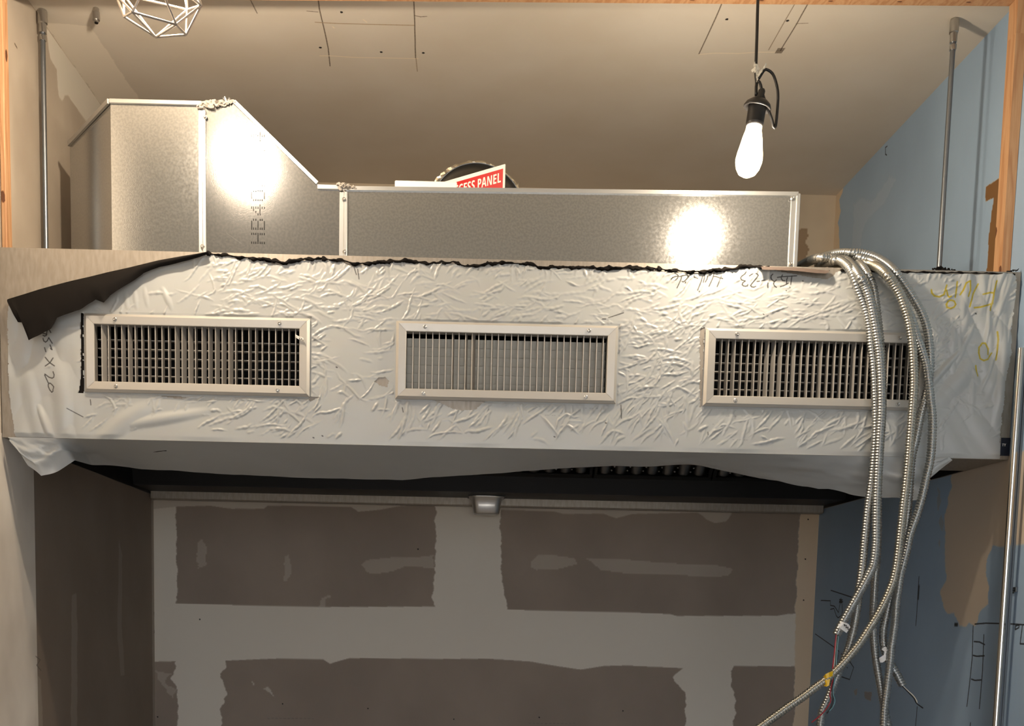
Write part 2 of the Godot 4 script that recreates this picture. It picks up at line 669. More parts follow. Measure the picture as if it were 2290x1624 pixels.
	# brown bare board right of the duct
	layer(im, Color(0.47, 0.38, 0.28), func(l):
		fill_poly(l, q.call([1770, 515, 1806, 512, 1808, 530, 1800, 545, 1808, 560, 1803, 580, 1806, 640, 1770, 640]), Color(0.47, 0.38, 0.28, 0.7), 3, 22), 3)
	var bm := mat(Color.WHITE, 0.85)
	bm.albedo_texture = tex(im)
	struct("wall_back", slab_uv(Vector3(XL - 0.1, 0, ZB - 0.1), Vector3(XR + 0.1, YC, ZB), Vector3(1 / w, 0, 0), Vector3(0, -1 / YC, 0), Vector3(XL, YC, ZB)), bm, "unpainted gypsum back wall with wide bands of joint compound", "wall")

	# left wall
	var dz := Z1 - ZB
	ppm = 560.0
	im = Image.create(int(dz * ppm), int(YC * ppm), false, Image.FORMAT_RGBA8)
	im.fill(Color(0.66, 0.615, 0.55))
	pl = func(x, y): return px(x, y, XL)
	sc = func(p: Vector3): return Vector2((p.z - ZB) * ppm, (YC - p.y) * ppm)
	im.fill_rect(Rect2i(0, int((YC - 2.0) * ppm), int((-0.186 - ZB) * ppm), im.get_height()), BOARD)
	im.fill_rect(Rect2i(int((-0.186 - ZB) * ppm), int((YC - 2.0) * ppm), im.get_width(), im.get_height()), Color(0.90, 0.87, 0.82))
	im.fill_rect(Rect2i(int((0.004 - ZB) * ppm), 0, im.get_width(), im.get_height()), Color(0.90, 0.87, 0.82))
	blotch(im, Color(0.40, 0.34, 0.28), 0.2, 41, 7.0)
	layer(im, MUD, func(l):
		fill_poly(l, q_on(pl, sc, [103, 60, 112, 130, 126, 155, 128, 195, 132, 215, 139, 226, 144, 214, 152, 212, 175, 245, 200, 280, 235, 285, 225, 232]), Color(0.76, 0.73, 0.68, 0.9), 2, 42)
		fill_poly(l, q_on(pl, sc, [160, 1330, 170, 1325, 173, 1400, 172, 1640, 158, 1640]), Color(MUD, 0.3), 2, 43)
		fill_poly(l, q_on(pl, sc, [266, 1205, 273, 1240, 272, 1400, 279, 1510, 270, 1512, 262, 1420]), Color(MUD, 0.24), 2, 44)
		fill_poly(l, q_on(pl, sc, [338, 1090, 352, 1090, 352, 1640, 342, 1640]), Color(MUD, 0.5), 1, 45)
		fill_poly(l, q_on(pl, sc, [80, 1500, 92, 1520, 96, 1640, 78, 1640]), Color(MUD, 0.3), 2, 46), 2)
	stroke(im, q_on(pl, sc, [345, 1370, 347, 1400, 345, 1415]), Color(0.15, 0.13, 0.12), 3)
	stroke(im, q_on(pl, sc, [80, 1468, 90, 1476, 82, 1488, 92, 1500]), Color(0.35, 0.31, 0.28), 1)
	stroke(im, q_on(pl, sc, [33, 98, 38, 107]), Color(0.3, 0.24, 0.18), 2)
	var lm := mat(Color.WHITE, 0.85)
	lm.albedo_texture = tex(im)
	struct("wall_left", slab_uv(Vector3(XL - 0.1, 0, ZB), Vector3(XL, YC, Z1), Vector3(0, 0, 1 / dz), Vector3(0, -1 / YC, 0), Vector3(XL, YC, ZB)), lm, "left side wall of beige paint above and bare gypsum board below", "wall")

	# right wall: slate blue paint, bare patches, marker drawings
	ppm = 660.0
	im = Image.create(int(dz * ppm), int(YC * ppm), false, Image.FORMAT_RGBA8)
	im.fill(Color(0.57, 0.66, 0.75))
	pl = func(x, y): return px(x, y, XR)
	sc = func(p: Vector3): return Vector2((p.z - ZB) * ppm, (YC - p.y) * ppm)
	blotch(im, Color(0.40, 0.47, 0.55), 0.16, 51, 5.0)
	layer(im, Color(0.60, 0.64, 0.68), func(l):
		fill_poly(l, q_on(pl, sc, [1905, 560, 1910, 455, 1925, 440, 1950, 450, 1990, 395, 2005, 400, 1975, 460, 1935, 500, 1915, 590]), Color(0.66, 0.71, 0.77, 0.35), 6, 52), 6)
	layer(im, MUD, func(l):
		fill_poly(l, q_on(pl, sc, [1850, 425, 1890, 405, 1884, 430, 1876, 448, 1880, 470, 1874, 500, 1878, 540, 1872, 620, 1850, 620]), Color(0.77, 0.70, 0.60, 1), 4, 53)
		fill_poly(l, q_on(pl, sc, [2128, 1050, 2128, 1085, 2116, 1140, 2113, 1200, 2116, 1290, 2104, 1325, 2110, 1358, 2120, 1374, 2135, 1370, 2145, 1397, 2160, 1400, 2168, 1394, 2180, 1398, 2190, 1370, 2196, 1358, 2210, 1352, 2212, 1310, 2206, 1295, 2210, 1240, 2218, 1220, 2235, 1221, 2262, 1218, 2330, 1212, 2330, 1000]), Color(0.74, 0.69, 0.62, 1), 5, 54)
		fill_poly(l, q_on(pl, sc, [2205, 416, 2238, 396, 2240, 620, 2206, 620, 2212, 520, 2222, 442, 2204, 450]), Color(0.44, 0.31, 0.17, 1), 1, 55)
		for s in [[2100, 1120, 5, 26], [2106, 1170, 6, 20], [2102, 1215, 3, 10], [2098, 1100, 3, 10]]:
			fill_poly(l, q_on(pl, sc, [s[0] - s[2], s[1], s[0], s[1] - s[3], s[0] + s[2], s[1], s[0], s[1] + s[3]]), Color(0.6, 0.58, 0.54, 0.5), 4, s[1])
		fill_poly(l, q_on(pl, sc, [1910, 1543, 1918, 1540, 1916, 1555, 1912, 1556]), Color(0.62, 0.55, 0.47, 0.6), 3, 57)
		fill_poly(l, q_on(pl, sc, [1932, 1546, 1950, 1546, 1948, 1566, 1936, 1562]), Color(0.58, 0.50, 0.42, 0.6), 4, 58), 2)
	var ink := Color(0.02, 0.025, 0.03)
	for s in [[1858, 1320.5, 1908, 1337], [1836, 1343, 1857, 1344, 1857, 1354, 1866, 1356, 1875, 1370, 1879, 1348, 1883, 1348], [1857, 1363, 1865, 1361, 1870, 1377, 1874, 1382, 1882, 1377, 1884, 1366, 1883, 1350], [1877, 1341, 1884, 1342, 1877, 1345, 1885, 1346, 1877, 1348, 1881, 1338], [1927, 1325, 1928, 1340], [1925, 1342, 1924, 1356], [1823, 1418, 1866, 1448, 1876, 1457, 1872, 1484], [1881, 1463, 1888, 1465], [1899, 1478, 1909, 1493, 1900, 1520, 1882, 1514], [1894, 1493, 1895, 1494], [2055, 1290, 2051, 1358, 2048, 1399], [2051, 1581, 2046, 1640],
		[2176, 1400, 2174, 1470, 2168, 1530, 2162, 1580], [2200, 1420, 2197, 1500, 2190, 1585], [2178, 1435, 2190, 1436, 2202, 1442], [2176, 1466, 2184, 1468, 2201, 1467], [2172, 1519, 2180, 1522, 2194, 1521], [2180, 1396, 2205, 1394, 2245, 1395, 2320, 1399], [2270, 1408, 2271, 1400, 2279, 1398, 2278, 1404, 2271, 1408], [2286, 1400, 2281, 1440, 2300, 1441], [2170, 1617, 2168, 1635],
		[1984, 327, 1980, 330, 1980, 345, 1983, 347], [2260, 1318, 2266, 1320, 2260, 1324, 2266, 1326]]:
		stroke(im, q_on(pl, sc, s), ink, 1.8)
	layer(im, ink, func(l):
		fill_poly(l, q_on(pl, sc, [2133, 1392, 2142, 1395, 2141, 1402, 2135, 1399]), Color(ink, 0.8), 3, 60)
		stroke(l, q_on(pl, sc, [2055, 1310, 2053, 1340]), Color(ink, 0.7), 4), 3)
	var rm := mat(Color.WHITE, 0.6)
	rm.albedo_texture = tex(im)
	struct("wall_right", slab_uv(Vector3(XR, 0, ZB), Vector3(XR + 0.1, YC, Z1), Vector3(0, 0, 1 / dz), Vector3(0, -1 / YC, 0), Vector3(XR, YC, ZB)), rm, "slate blue right side wall with bare patches and marker sketches", "wall")

	# ceiling over the alcove: patched board with pencil outlines and screw heads
	ppm = 640.0
	im = Image.create(int(w * ppm), int(dz * ppm), false, Image.FORMAT_RGBA8)
	im.fill(Color(0.80, 0.765, 0.71))
	blotch(im, Color(0.66, 0.58, 0.47), 0.14, 61, 6.0)
	pl = func(x, y): return py(x, y, YC)
	sc = func(p: Vector3): return Vector2((p.x - XL) * ppm, (p.z - ZB) * ppm)
	layer(im, MUD, func(l):
		fill_poly(l, q_on(pl, sc, [98, 52, 150, 53, 204, 60, 250, 130, 312, 218, 345, 330, 300, 330, 230, 240]), Color(0.86, 0.82, 0.76, 1), 3, 62), 2)
	var line := func(a: Array, c: Color, t: float): stroke(im, q_on(pl, sc, a), c, t)
	var pencil := Color(0.26, 0.21, 0.16)
	var chalk := Color(0.88, 0.82, 0.72)
	line.call([711, -5, 714, 20, 728, 80, 734, 110, 738, 148], pencil, 1.3)
	line.call([925, -5, 927, 50, 929, 131], pencil, 1.3)
	line.call([715, 125, 738, 125, 800, 129, 935, 131], chalk, 2)
	line.call([705, 50, 760, 53, 925, 57], Color(0.62, 0.54, 0.43), 2)
	line.call([686, 25, 711, 27], pencil, 1)
	line.call([928, 35, 940, 38, 954, 37], pencil, 1)
	line.call([930, 131, 933, 160], Color(0.5, 0.42, 0.32), 1)
	line.call([1617, 0, 1600, 40, 1562, 122], pencil, 1.3)
	line.call([1562, 122, 1600, 119, 1650, 120, 1690, 117, 1748, 117], chalk, 2)
	line.call([1809, 3, 1780, 55, 1744, 114], pencil, 1.3)
	line.call([1776, 10, 1750, 55, 1718, 112], Color(0.42, 0.35, 0.27), 1)
	line.call([1780, 53, 1806, 52], Color(0.36, 0.30, 0.23), 1)
	for k in 7:
		line.call([1733 + k * 2.2, 119, 1740 + k * 2.4, 108], pencil, 1)
	line.call([560, 0, 575, 30], pencil, 1)
	for d in [[764, 28], [717, 107], [853, 117], [947, 119], [1625, 44], [1761, 47]]:
		fill_poly(im, ellipse(q_on(pl, sc, d)[0], 2.3, 2.6), Color(0.05, 0.04, 0.03))
	for d in [[812, 44, 820, 50], [744, 60, 747, 63]]:
		line.call(d, chalk, 2)
	var cm := mat(Color.WHITE, 0.8)
	cm.albedo_texture = tex(im)
	struct("ceiling", slab_uv(Vector3(XL - 0.1, YC, ZB - 0.1), Vector3(XR + 0.1, YC + 0.1, Z1), Vector3(1 / w, 0, 0), Vector3(0, 0, 1 / dz), Vector3(XL, YC, ZB)), cm, "tan gypsum ceiling with pencilled access patches", "ceiling")

	# the larger room behind the photographer
	struct("floor", box_mesh(Vector3(-3.3, -0.1, ZB - 0.1), Vector3(3.3, 0, ZF + 0.1)), M.floor, "bare concrete floor of the room", "floor")
	struct("ceiling_front", box_mesh(Vector3(-3.3, YC, Z1), Vector3(3.3, YC + 0.1, ZF + 0.1)), M.plaster, "plaster ceiling of the front room", "ceiling")
	struct("wall_left_return", box_mesh(Vector3(-3.2, 0, Z1 - 0.1), Vector3(XL - 0.1, YC, Z1)), M.plaster, "plaster return wall left of the alcove", "wall")
	struct("wall_right_return", box_mesh(Vector3(XR + 0.1, 0, Z1 - 0.1), Vector3(3.2, YC, Z1)), M.plaster, "plaster return wall right of the alcove", "wall")
	struct("wall_front_left", box_mesh(Vector3(-3.3, 0, Z1 - 0.1), Vector3(-3.2, YC, ZF)), M.plaster, "left wall of the front room", "wall")
	struct("wall_front_right", box_mesh(Vector3(3.2, 0, Z1 - 0.1), Vector3(3.3, YC, ZF)), M.plaster, "right wall of the front room", "wall")
	var st := stool()
	box(st, Vector3(-3.3, 0, ZF), Vector3(-1.3, YC, ZF + 0.1))
	box(st, Vector3(1.5, 0, ZF), Vector3(3.3, YC, ZF + 0.1))
	box(st, Vector3(-1.3, 0, ZF), Vector3(1.5, 0.3, ZF + 0.1))
	box(st, Vector3(-1.3, 2.75, ZF), Vector3(1.5, YC, ZF + 0.1))
	struct("wall_front", done(st), M.plaster, "front wall with a shop window opening", "wall")
	st = stool()
	for x in [-1.3, 0.075, 1.45]:
		box(st, Vector3(x, 0.3, ZF + 0.02), Vector3(x + 0.05, 2.75, ZF + 0.08), 0.004)
	for y in [0.3, 2.70]:
		box(st, Vector3(-1.3, y, ZF + 0.02), Vector3(1.5, y + 0.05, ZF + 0.08), 0.004)
	var win := struct("window_1", done(st), M.frame_dark, "wide shop window with dark metal frame", "window")
	for x in [-1.25, 0.125]:
		put("pane", box_mesh(Vector3(x, 0.35, ZF + 0.045), Vector3(x + 1.325, 2.7, ZF + 0.053)), M.glass, win)


func q_on(pl: Callable, sc: Callable, a: Array) -> PackedVector2Array:
	return on(a, pl, sc)


# ---------------------------------------------------------------- the hood
const RX := [[-0.8785, -0.342], [-0.1365, 0.394], [0.604, 1.1465]]
const RY0 := 2.100
const RY1 := 2.282


func hood() -> void:
	var h := thing("exhaust_hood", "long stainless steel canopy hood hung wall to wall under the duct", "range hood", Vector3(0.138, YB, -0.6))
	var o := -h.position
	var L := XL + 0.002
	var R := XR - 0.002
	var st := stool()
	var t := 0.0015
	var xs := [L, R]
	# front panel with three openings, pieced from flat strips of one sheet
	var oy0 := 2.126
	var oy1 := 2.258
	box(st, Vector3(L, YB, -t) + o, Vector3(R, oy0, 0) + o)
	box(st, Vector3(L, oy1, -t) + o, Vector3(R, YT, 0) + o)
	var x := L
	for r in RX:
		box(st, Vector3(x, oy0, -t) + o, Vector3(r[0] + 0.0245, oy1, 0) + o)
		x = r[1] - 0.0245
	box(st, Vector3(x, oy0, -t) + o, Vector3(R, oy1, 0) + o)
	put("front_panel", done(st), M.steel, h)
	put("top_panel", box_mesh(Vector3(L, YT - 0.002, ZB + 0.01) + o, Vector3(R, YT, -t) + o), M.steel, h)
	for e in [[L, L + 0.002], [R - 0.002, R]]:
		put("side_panel", box_mesh(Vector3(e[0], YB, ZB + 0.01) + o, Vector3(e[1], YT - 0.002, -t) + o), M.steel, h)
	put("bottom_lip", box_mesh(Vector3(L + 0.002, YB, -0.20) + o, Vector3(R - 0.002, YB + 0.002, -t) + o), M.steel, h)
	st = stool()
	box(st, Vector3(L + 0.003, YB + 0.002, -0.205) + o, Vector3(R - 0.003, YT - 0.003, -0.20) + o)
	put("plenum_back", done(st), M.plenum_shade_black, h)
	st = stool()
	for z in [-0.196, -0.0035]:   # black plates put in for the shade inside the supply chamber
		pass
	box(st, Vector3(L + 0.003, YT - 0.006, -0.199) + o, Vector3(R - 0.003, YT - 0.003, -0.003) + o)
	box(st, Vector3(L + 0.003, YB + 0.003, -0.199) + o, Vector3(R - 0.003, YB + 0.006, -0.003) + o)
	put("plenum_shade", done(st), M.plenum_shade_black, h)
	# inside of the canopy: dark inner skin, grease gutter, back flange
	st = stool()
	box(st, Vector3(L + 0.003, YT - 0.008, -1.2) + o, Vector3(R - 0.003, YT - 0.004, -0.207) + o)
	box(st, Vector3(L + 0.002, YB + 0.001, -1.2) + o, Vector3(L + 0.004, YT - 0.004, -0.207) + o)
	box(st, Vector3(R - 0.004, YB + 0.001, -1.2) + o, Vector3(R - 0.002, YT - 0.004, -0.207) + o)
	put("inner_skin", done(st), M.dark_steel, h)
	st = stool()
	var g := [Vector3(0, 2.000, -1.19), Vector3(0, 2.000, -1.0), Vector3(0, 2.052, -0.985), Vector3(0, 2.056, -0.985), Vector3(0, 2.056, -0.99), Vector3(0, 2.004, -1.004), Vector3(0, 2.004, -1.186), Vector3(0, 2.10, -1.186), Vector3(0, 2.10, -1.19)]
	var sh := []
	for p in g:
		sh.append(p + o + Vector3(L + 0.004, 0, 0))
	prism(st, sh, Vector3(R - L - 0.008, 0, 0))
	put("grease_gutter", done(st), M.gutter, h)
	st = stool()
	box(st, Vector3(L + 0.002, 1.972, -1.236) + o, Vector3(R - 0.002, 2.006, -1.195) + o, 0.004)
	box(st, Vector3(L + 0.002, 2.006, -1.24) + o, Vector3(R - 0.002, YT - 0.004, -1.2) + o)
	put("back_flange", done(st), M.steel, h)
	# grease cup under the gutter
	var c := pz(1088, 1112, -1.14)
	var cup := thing("grease_cup", "small steel grease cup hanging under the back edge of the hood", "grease cup", Vector3(c.x, 1.937, -1.14))
	st = stool(true)
	var rings := []
	for lv in [[0.0, 0.040, 0.030], [0.004, 0.046, 0.034], [0.03, 0.050, 0.038], [0.054, 0.054, 0.042], [0.058, 0.062, 0.048], [0.061, 0.062, 0.048]]:
		var ring := []
		for k in 24:
			var a := TAU * k / 24.0
			var cx := signf(cos(a)) * pow(absf(cos(a)), 0.45)
			var cz := signf(sin(a)) * pow(absf(sin(a)), 0.45)
			ring.append(Vector3(cx * lv[1], lv[0], cz * lv[2]))
		rings.append(ring)
	for i in rings.size() - 1:
		for k in 24:
			var l := (k + 1) % 24
			face(st, [rings[i][k], rings[i][l], rings[i + 1][l], rings[i + 1][k]], Vector3(0, 0.03, 0))
	face(st, rings[0], Vector3(0, 0.03, 0))
	put("cup", done(st), M.zinc, cup)
	put("rim", box_mesh(Vector3(-0.066, 0.0605, -0.05), Vector3(0.066, 0.063, 0.05), 0.001), M.dark_steel, cup)


func filters() -> void:
	var where := ["leftmost of the grease filters seen under the hood", "grease filter between the two others under the hood", "rightmost of the grease filters seen under the hood"]
	var edge := [1060.0, 1325.0, 1590.0, 1855.0]
	var up := Vector3(0, sin(0.82), cos(0.82))
	var nrm := Vector3(0, -cos(0.82), sin(0.82))
	for k in 3:
		var a := pz(edge[k], 1080, -0.985).x + 0.002
		var b := pz(edge[k + 1], 1080, -0.985).x - 0.002
		var f := thing("grease_filter", "dark steel baffle filter, " + where[k], "grease filter", Vector3((a + b) / 2, 2.064, -1.0), "baffle filters in the hood")
		var tf := Transform3D(Basis(Vector3.RIGHT, up, nrm), Vector3.ZERO)
		var w := (b - a) / 2
		var st := stool()
		box(st, Vector3(-w, 0, -0.02), Vector3(w, 0.016, 0.02), 0.002, tf)
		box(st, Vector3(-w, 0.484, -0.02), Vector3(w, 0.5, 0.02), 0.002, tf)
		box(st, Vector3(-w, 0.016, -0.02), Vector3(-w + 0.012, 0.484, 0.02), 0.002, tf)
		box(st, Vector3(w - 0.012, 0.016, -0.02), Vector3(w, 0.484, 0.02), 0.002, tf)
		put("frame", done(st), M.dark_steel, f)
		for i in 7:
			var x := -w + 0.012 + (2 * w - 0.024) * (i + 0.5) / 7.0
			st = stool(true)
			var prof := []
			for j in 9:
				var t := PI * j / 8.0
				prof.append(Vector2(-cos(t) * 0.019, sin(t) * 0.013))
			for j in 8:
				var p := [tf * Vector3(x + prof[j].x, 0.016, prof[j].y), tf * Vector3(x + prof[j + 1].x, 0.016, prof[j + 1].y), tf * Vector3(x + prof[j + 1].x, 0.484, prof[j + 1].y), tf * Vector3(x + prof[j].x, 0.484, prof[j].y)]
				face(st, p, tf * Vector3(x, 0.25, -0.02))
			put("baffle", done(st), M.baffle, f)
		for i in 6:
			var x := -w + 0.012 + (2 * w - 0.024) * (i + 1) / 7.0
			st = stool(true)
			for j in 2:
				lathe(st, [[0, -0.001], [0.0035, -0.001], [0.003, 0.002], [0, 0.003]], 8, Transform3D(tf.basis * Basis(Vector3.RIGHT, PI / 2), tf * Vector3(x + 0.004 * (j * 2 - 1), 0.022 + 0.016 * j, 0.0)))
			put("gap_glint", done(st), M.zinc, f)  # bright studs put in for the glints of light between baffles


# ---------------------------------------------------------------- the duct
func screw_mesh(r: float) -> ArrayMesh:
	var st := stool(true)
	lathe(st, [[r * 1.5, 0], [r * 1.5, 0.001], [r * 1.25, 0.0016], [r, 0.0016], [r, 0.0042], [r * 0.75, 0.005], [r * 0.5, 0.0046], [0, 0.0046]], 6, Transform3D(Basis(Vector3.RIGHT, PI / 2), Vector3.ZERO), true)
	return done(st)


func lump(a: Vector3, b: Vector3, r: float, seed_: int) -> ArrayMesh:    # smeared sealant or crumpled foil along a line
	var n := noise(seed_, 60.0, FastNoiseLite.TYPE_SIMPLEX, 2)
	var p := PackedVector3Array()
	for i in 31:
		var q := a.lerp(b, i / 30.0)
		p.append(q + Vector3(0, 0.004 * n.get_noise_2d(i * 0.011, 3), 0))
	var st := stool(false)
	var len := a.distance_to(b)
	tube(st, p, func(d, an): return r * clampf(0.75 + 0.9 * n.get_noise_3d(d * 1.3, cos(an) * 0.012, sin(an) * 0.012), 0.2, 1.6) * (0.35 + 0.65 * sin(PI * clampf(d / len, 0.02, 0.98))), 12)
	return done(st)


func duct() -> void:
	var base := YT + 0.001
	var d := thing("supply_duct", "galvanized sheet metal duct with a tall left end and a long low right run", "duct", Vector3(0, base, -0.3))
	var o := -d.position
	var A := pz(247, 224, ZD)
	var Bt := pz(450, 239, ZD)
	var top := A.y
	var xs := pz(453, 400, ZD).x                       # first seam
	var B := py(156, 320, top)
	var zb := -0.30
	var foot := [Vector3(A.x, base, ZD), Vector3(xs, base, ZD), Vector3(xs, base, zb), Vector3(B.x, base, zb), Vector3(B.x, base, B.z)]
	var st := stool()
	var low := []
	for p in foot:
		low.append(p + o)
	prism(st, low, Vector3(0, top - base, 0))
	put("tall_section", done(st), M.galv, d)
	# transition with the printed heat number
	var T1 := pz(525, 229, ZD)
	var T2 := pz(710, 411, ZD)
	var x2 := pz(768, 500, ZD).x
	var y2 := pz(768, 417, ZD).y
	var out := [Vector3(xs, base, ZD), Vector3(x2, base, ZD), Vector3(x2, y2, ZD), Vector3(T2.x, T2.y, ZD), Vector3(T1.x, T1.y, ZD), Vector3(xs, top, ZD)]
	var w := x2 - xs
	var hgt := T1.y - base
	var ppm := 1700.0
	var im := Image.create(int(w * ppm), int(hgt * ppm), false, Image.FORMAT_RGBA8)
	im.fill(Color(0.72, 0.72, 0.715))
	blotch(im, Color(0.60, 0.61, 0.61), 0.5, 71, 40.0, 320)
	var sc := func(p: Vector3): return Vector2((p.x - xs) * ppm, (base + hgt - p.y) * ppm)
	var pl := func(x, y): return pz(x, y, ZD)
	dot_text(im, "HB40A5S4", sc.call(pl.call(577, 545)), sc.call(pl.call(577, 288)), 33.0 / 975.0 * ppm)
	for s in [[505, 520, 540, 545], [560, 268, 580, 330], [492, 400, 490, 415, 496, 422]]:
		stroke(im, on(s, pl, sc), Color(0.86, 0.86, 0.84), 1)
	st = stool()
	var idx := Geometry2D.triangulate_polygon(flat(out))
	for i in range(0, idx.size(), 3):
		var q := [out[idx[i]], out[idx[i + 1]], out[idx[i + 2]]]
		if (q[0] - q[2]).cross(q[0] - q[1]).z < 0:
			q.reverse()
		for p in q:
			st.set_uv(Vector2((p.x - xs) / w, (base + hgt - p.y) / hgt))
			st.add_vertex(p + o)
	for i in out.size():
		var a: Vector3 = out[i]
		var b: Vector3 = out[(i + 1) % out.size()]
		var mid := Vector3((xs + x2) / 2, base + 0.12, -0.3)
		for t in [[a, b, b + Vector3(0, 0, zb - ZD)], [a, b + Vector3(0, 0, zb - ZD), a + Vector3(0, 0, zb - ZD)]]:
			st.set_uv(Vector2(0.02, 0.02))
			tri(st, t[0] + o, t[1] + o, t[2] + o, mid + o)
	var tm: StandardMaterial3D = mat(Color.WHITE, 0.135, 0.92)
	tm.normal_enabled = true
	tm.normal_texture = noise_tex(noise(10, 0.22, FastNoiseLite.TYPE_SIMPLEX, 3), Color.BLACK, Color.WHITE, 512, true, 1.2)
	tm.normal_scale = 0.06
	tm.albedo_texture = tex(im)
	put("transition", done(st), tm, d)
	# long low run
	var E1 := pz(1784, 432, ZD)
	var EL := pz(768, 419, ZD)
	st = stool()
	prism(st, [Vector3(x2, base, ZD) + o, Vector3(E1.x, base, ZD) + o, Vector3(E1.x, E1.y, ZD) + o, Vector3(x2, EL.y, ZD) + o], Vector3(0, 0, zb - ZD))
	put("low_section", done(st), M.galv, d)
	# folded top edges
	st = stool()
	box(st, Vector3(A.x - 0.002, top - 0.009, ZD) + o, Vector3(xs, top + 0.002, ZD + 0.006) + o, 0.0015)
	put("top_flange", done(st), M.galv_trim, d)
	st = stool()
	var e1 := Vector3(A.x - 0.002, top - 0.009, ZD)
	var e2 := Vector3(B.x, top - 0.009, B.z)
	var nn := (e2 - e1).cross(Vector3.UP).normalized() * 0.006
	if nn.z < 0:
		nn = -nn
	hull8(st, [e1 + o, e2 + o, e2 + nn + o, e1 + nn + o], [e1 + o + Vector3(0, 0.011, 0), e2 + o + Vector3(0, 0.011, 0), e2 + nn + o + Vector3(0, 0.011, 0), e1 + nn + o + Vector3(0, 0.011, 0)])
	put("top_flange", done(st), M.galv_trim, d)
	st = stool()
	var s1 := Vector3(T1.x, T1.y, ZD) + o
	var s2 := Vector3(T2.x, T2.y, ZD) + o
	var up := (s1 - s2).cross(Vector3(0, 0, 1)).normalized() * 0.004
	if up.y < 0:
		up = -up
	hull8(st, [s1 + up, s2 + up, s2 - up, s1 - up], [s1 + up + Vector3(0, 0, 0.006), s2 + up + Vector3(0, 0, 0.006), s2 - up + Vector3(0, 0, 0.006), s1 - up + Vector3(0, 0, 0.006)])
	put("slope_flange", done(st), M.galv_trim, d)
	st = stool()
	box(st, Vector3(T2.x, y2 - 0.009, ZD) + o, Vector3(x2, y2 + 0.002, ZD + 0.005) + o, 0.001)
	put("top_flange", done(st), M.galv_trim, d)
	st = stool()
	hull8(st, [Vector3(x2, EL.y - 0.008, ZD) + o, Vector3(E1.x, E1.y - 0.008, ZD) + o, Vector3(E1.x, E1.y + 0.001, ZD) + o, Vector3(x2, EL.y + 0.001, ZD) + o], [Vector3(x2, EL.y - 0.008, ZD + 0.006) + o, Vector3(E1.x, E1.y - 0.008, ZD + 0.006) + o, Vector3(E1.x, E1.y + 0.001, ZD + 0.006) + o, Vector3(x2, EL.y + 0.001, ZD + 0.006) + o])
	put("top_flange", done(st), M.galv_trim, d)
	# standing cleats and their screws
	var scr := screw_mesh(0.0036)
	scr.surface_set_material(0, M.zinc)
	for c in [[445, 462, 248, 455, [[459, 262], [453, 551]]], [759, 777, 430, 768, [[769, 446], [770, 563]]], [1766, 1786, 434, 1775, [[1772, 444], [1767, 590]]]]:
		var x0 := pz(c[0], 500, ZD).x
		var x1 := pz(c[1], 500, ZD).x
		var yt := pz(c[3], c[2], ZD).y
		st = stool()
		box(st, Vector3(x0, base, ZD) + o, Vector3(x0 + (x1 - x0) * 0.55, yt, ZD + 0.003) + o, 0.001)
		box(st, Vector3(x0 + (x1 - x0) * 0.55, base, ZD) + o, Vector3(x1, yt, ZD + 0.006) + o, 0.002)
		var cl := put("cleat", done(st), M.galv_trim, d)
		for s in c[4]:
			copy_part("screw", scr, cl, Transform3D(Basis(), pz(s[0], s[1], ZD + 0.006) + o))
	st = stool()
	var la := lump(pz(440, 236, ZD + 0.006) + o, pz(527, 228, ZD + 0.004) + o, 0.010, 5)
	put("sealant", la, M.sealant, d)
	put("sealant", lump(pz(753, 414, ZD + 0.006) + o, pz(796, 421, ZD + 0.006) + o, 0.009, 8), M.sealant, d)
	put("sealant", lump(pz(500, 226, ZD - 0.012) + o, pz(530, 230, ZD + 0.002) + o, 0.009, 15), M.galv_trim, d)


func flat(p: Array) -> PackedVector2Array:
	var r := PackedVector2Array()
	for v in p:
		r.append(Vector2(v.x, v.y))
	return r


const GLYPH := {"H": [17, 17, 17, 31, 17, 17, 17], "B": [30, 17, 17, 30, 17, 17, 30], "4": [2, 6, 10, 18, 31, 2, 2], "0": [14, 17, 17, 17, 17, 17, 14], "A": [14, 17, 17, 31, 17, 17, 17], "5": [31, 16, 30, 1, 1, 17, 14], "S": [15, 16, 16, 14, 1, 1, 30]}


func dot_text(im: Image, text: String, a: Vector2, b: Vector2, height: float) -> void:   # ink-jet dots, read from a up to b, letters lying on their side
	var step := a.distance_to(b) / text.length()
	var along := (b - a).normalized()
	var down := Vector2(-along.y, along.x)
	for i in text.length():
		for r in 7:
			for c in 5:
				if GLYPH[text[i]][r] >> (4 - c) & 1:
					for k in 3:
						var p := a + along * (i * step + (c + k / 3.0) * step * 0.155) + down * ((r - 3) * height / 6.6)
						im.fill_rect(Rect2i(int(p.x) - 2, int(p.y) - 1, 4, 2), Color(0.10, 0.10, 0.11))


# ---------------------------------------------------------------- protective film
const OUTLINE := [465, 566, 500, 571, 560, 578, 600, 587, 622, 592, 640, 593, 668, 583, 700, 580, 760, 583, 790, 597, 812, 593, 860, 590, 900, 583, 930, 590, 960, 588, 1020, 590, 1045, 598, 1070, 593, 1100, 588, 1150, 590, 1200, 597, 1260, 600, 1300, 598, 1340, 604, 1400, 601, 1470, 607, 1540, 612, 1580, 614, 1600, 611, 1630, 605, 1680, 598, 1720, 600, 1745, 607, 1790, 615, 1820, 621, 1850, 624, 1864, 618, 1872, 607, 1900, 606, 2000, 608, 2080, 611, 2160, 613, 2240, 614, 2262, 614, 2271, 620, 2272, 640, 2270, 690, 2263, 730, 2261, 790, 2252, 830, 2246, 870, 2240, 930, 2236, 1030, 1900, 1060, 1000, 1040, 30, 1020, 36, 985, 28, 930, 22, 895, 18, 790, 17, 700, 24, 676, 130, 640, 260, 610, 330, 593, 400, 577]


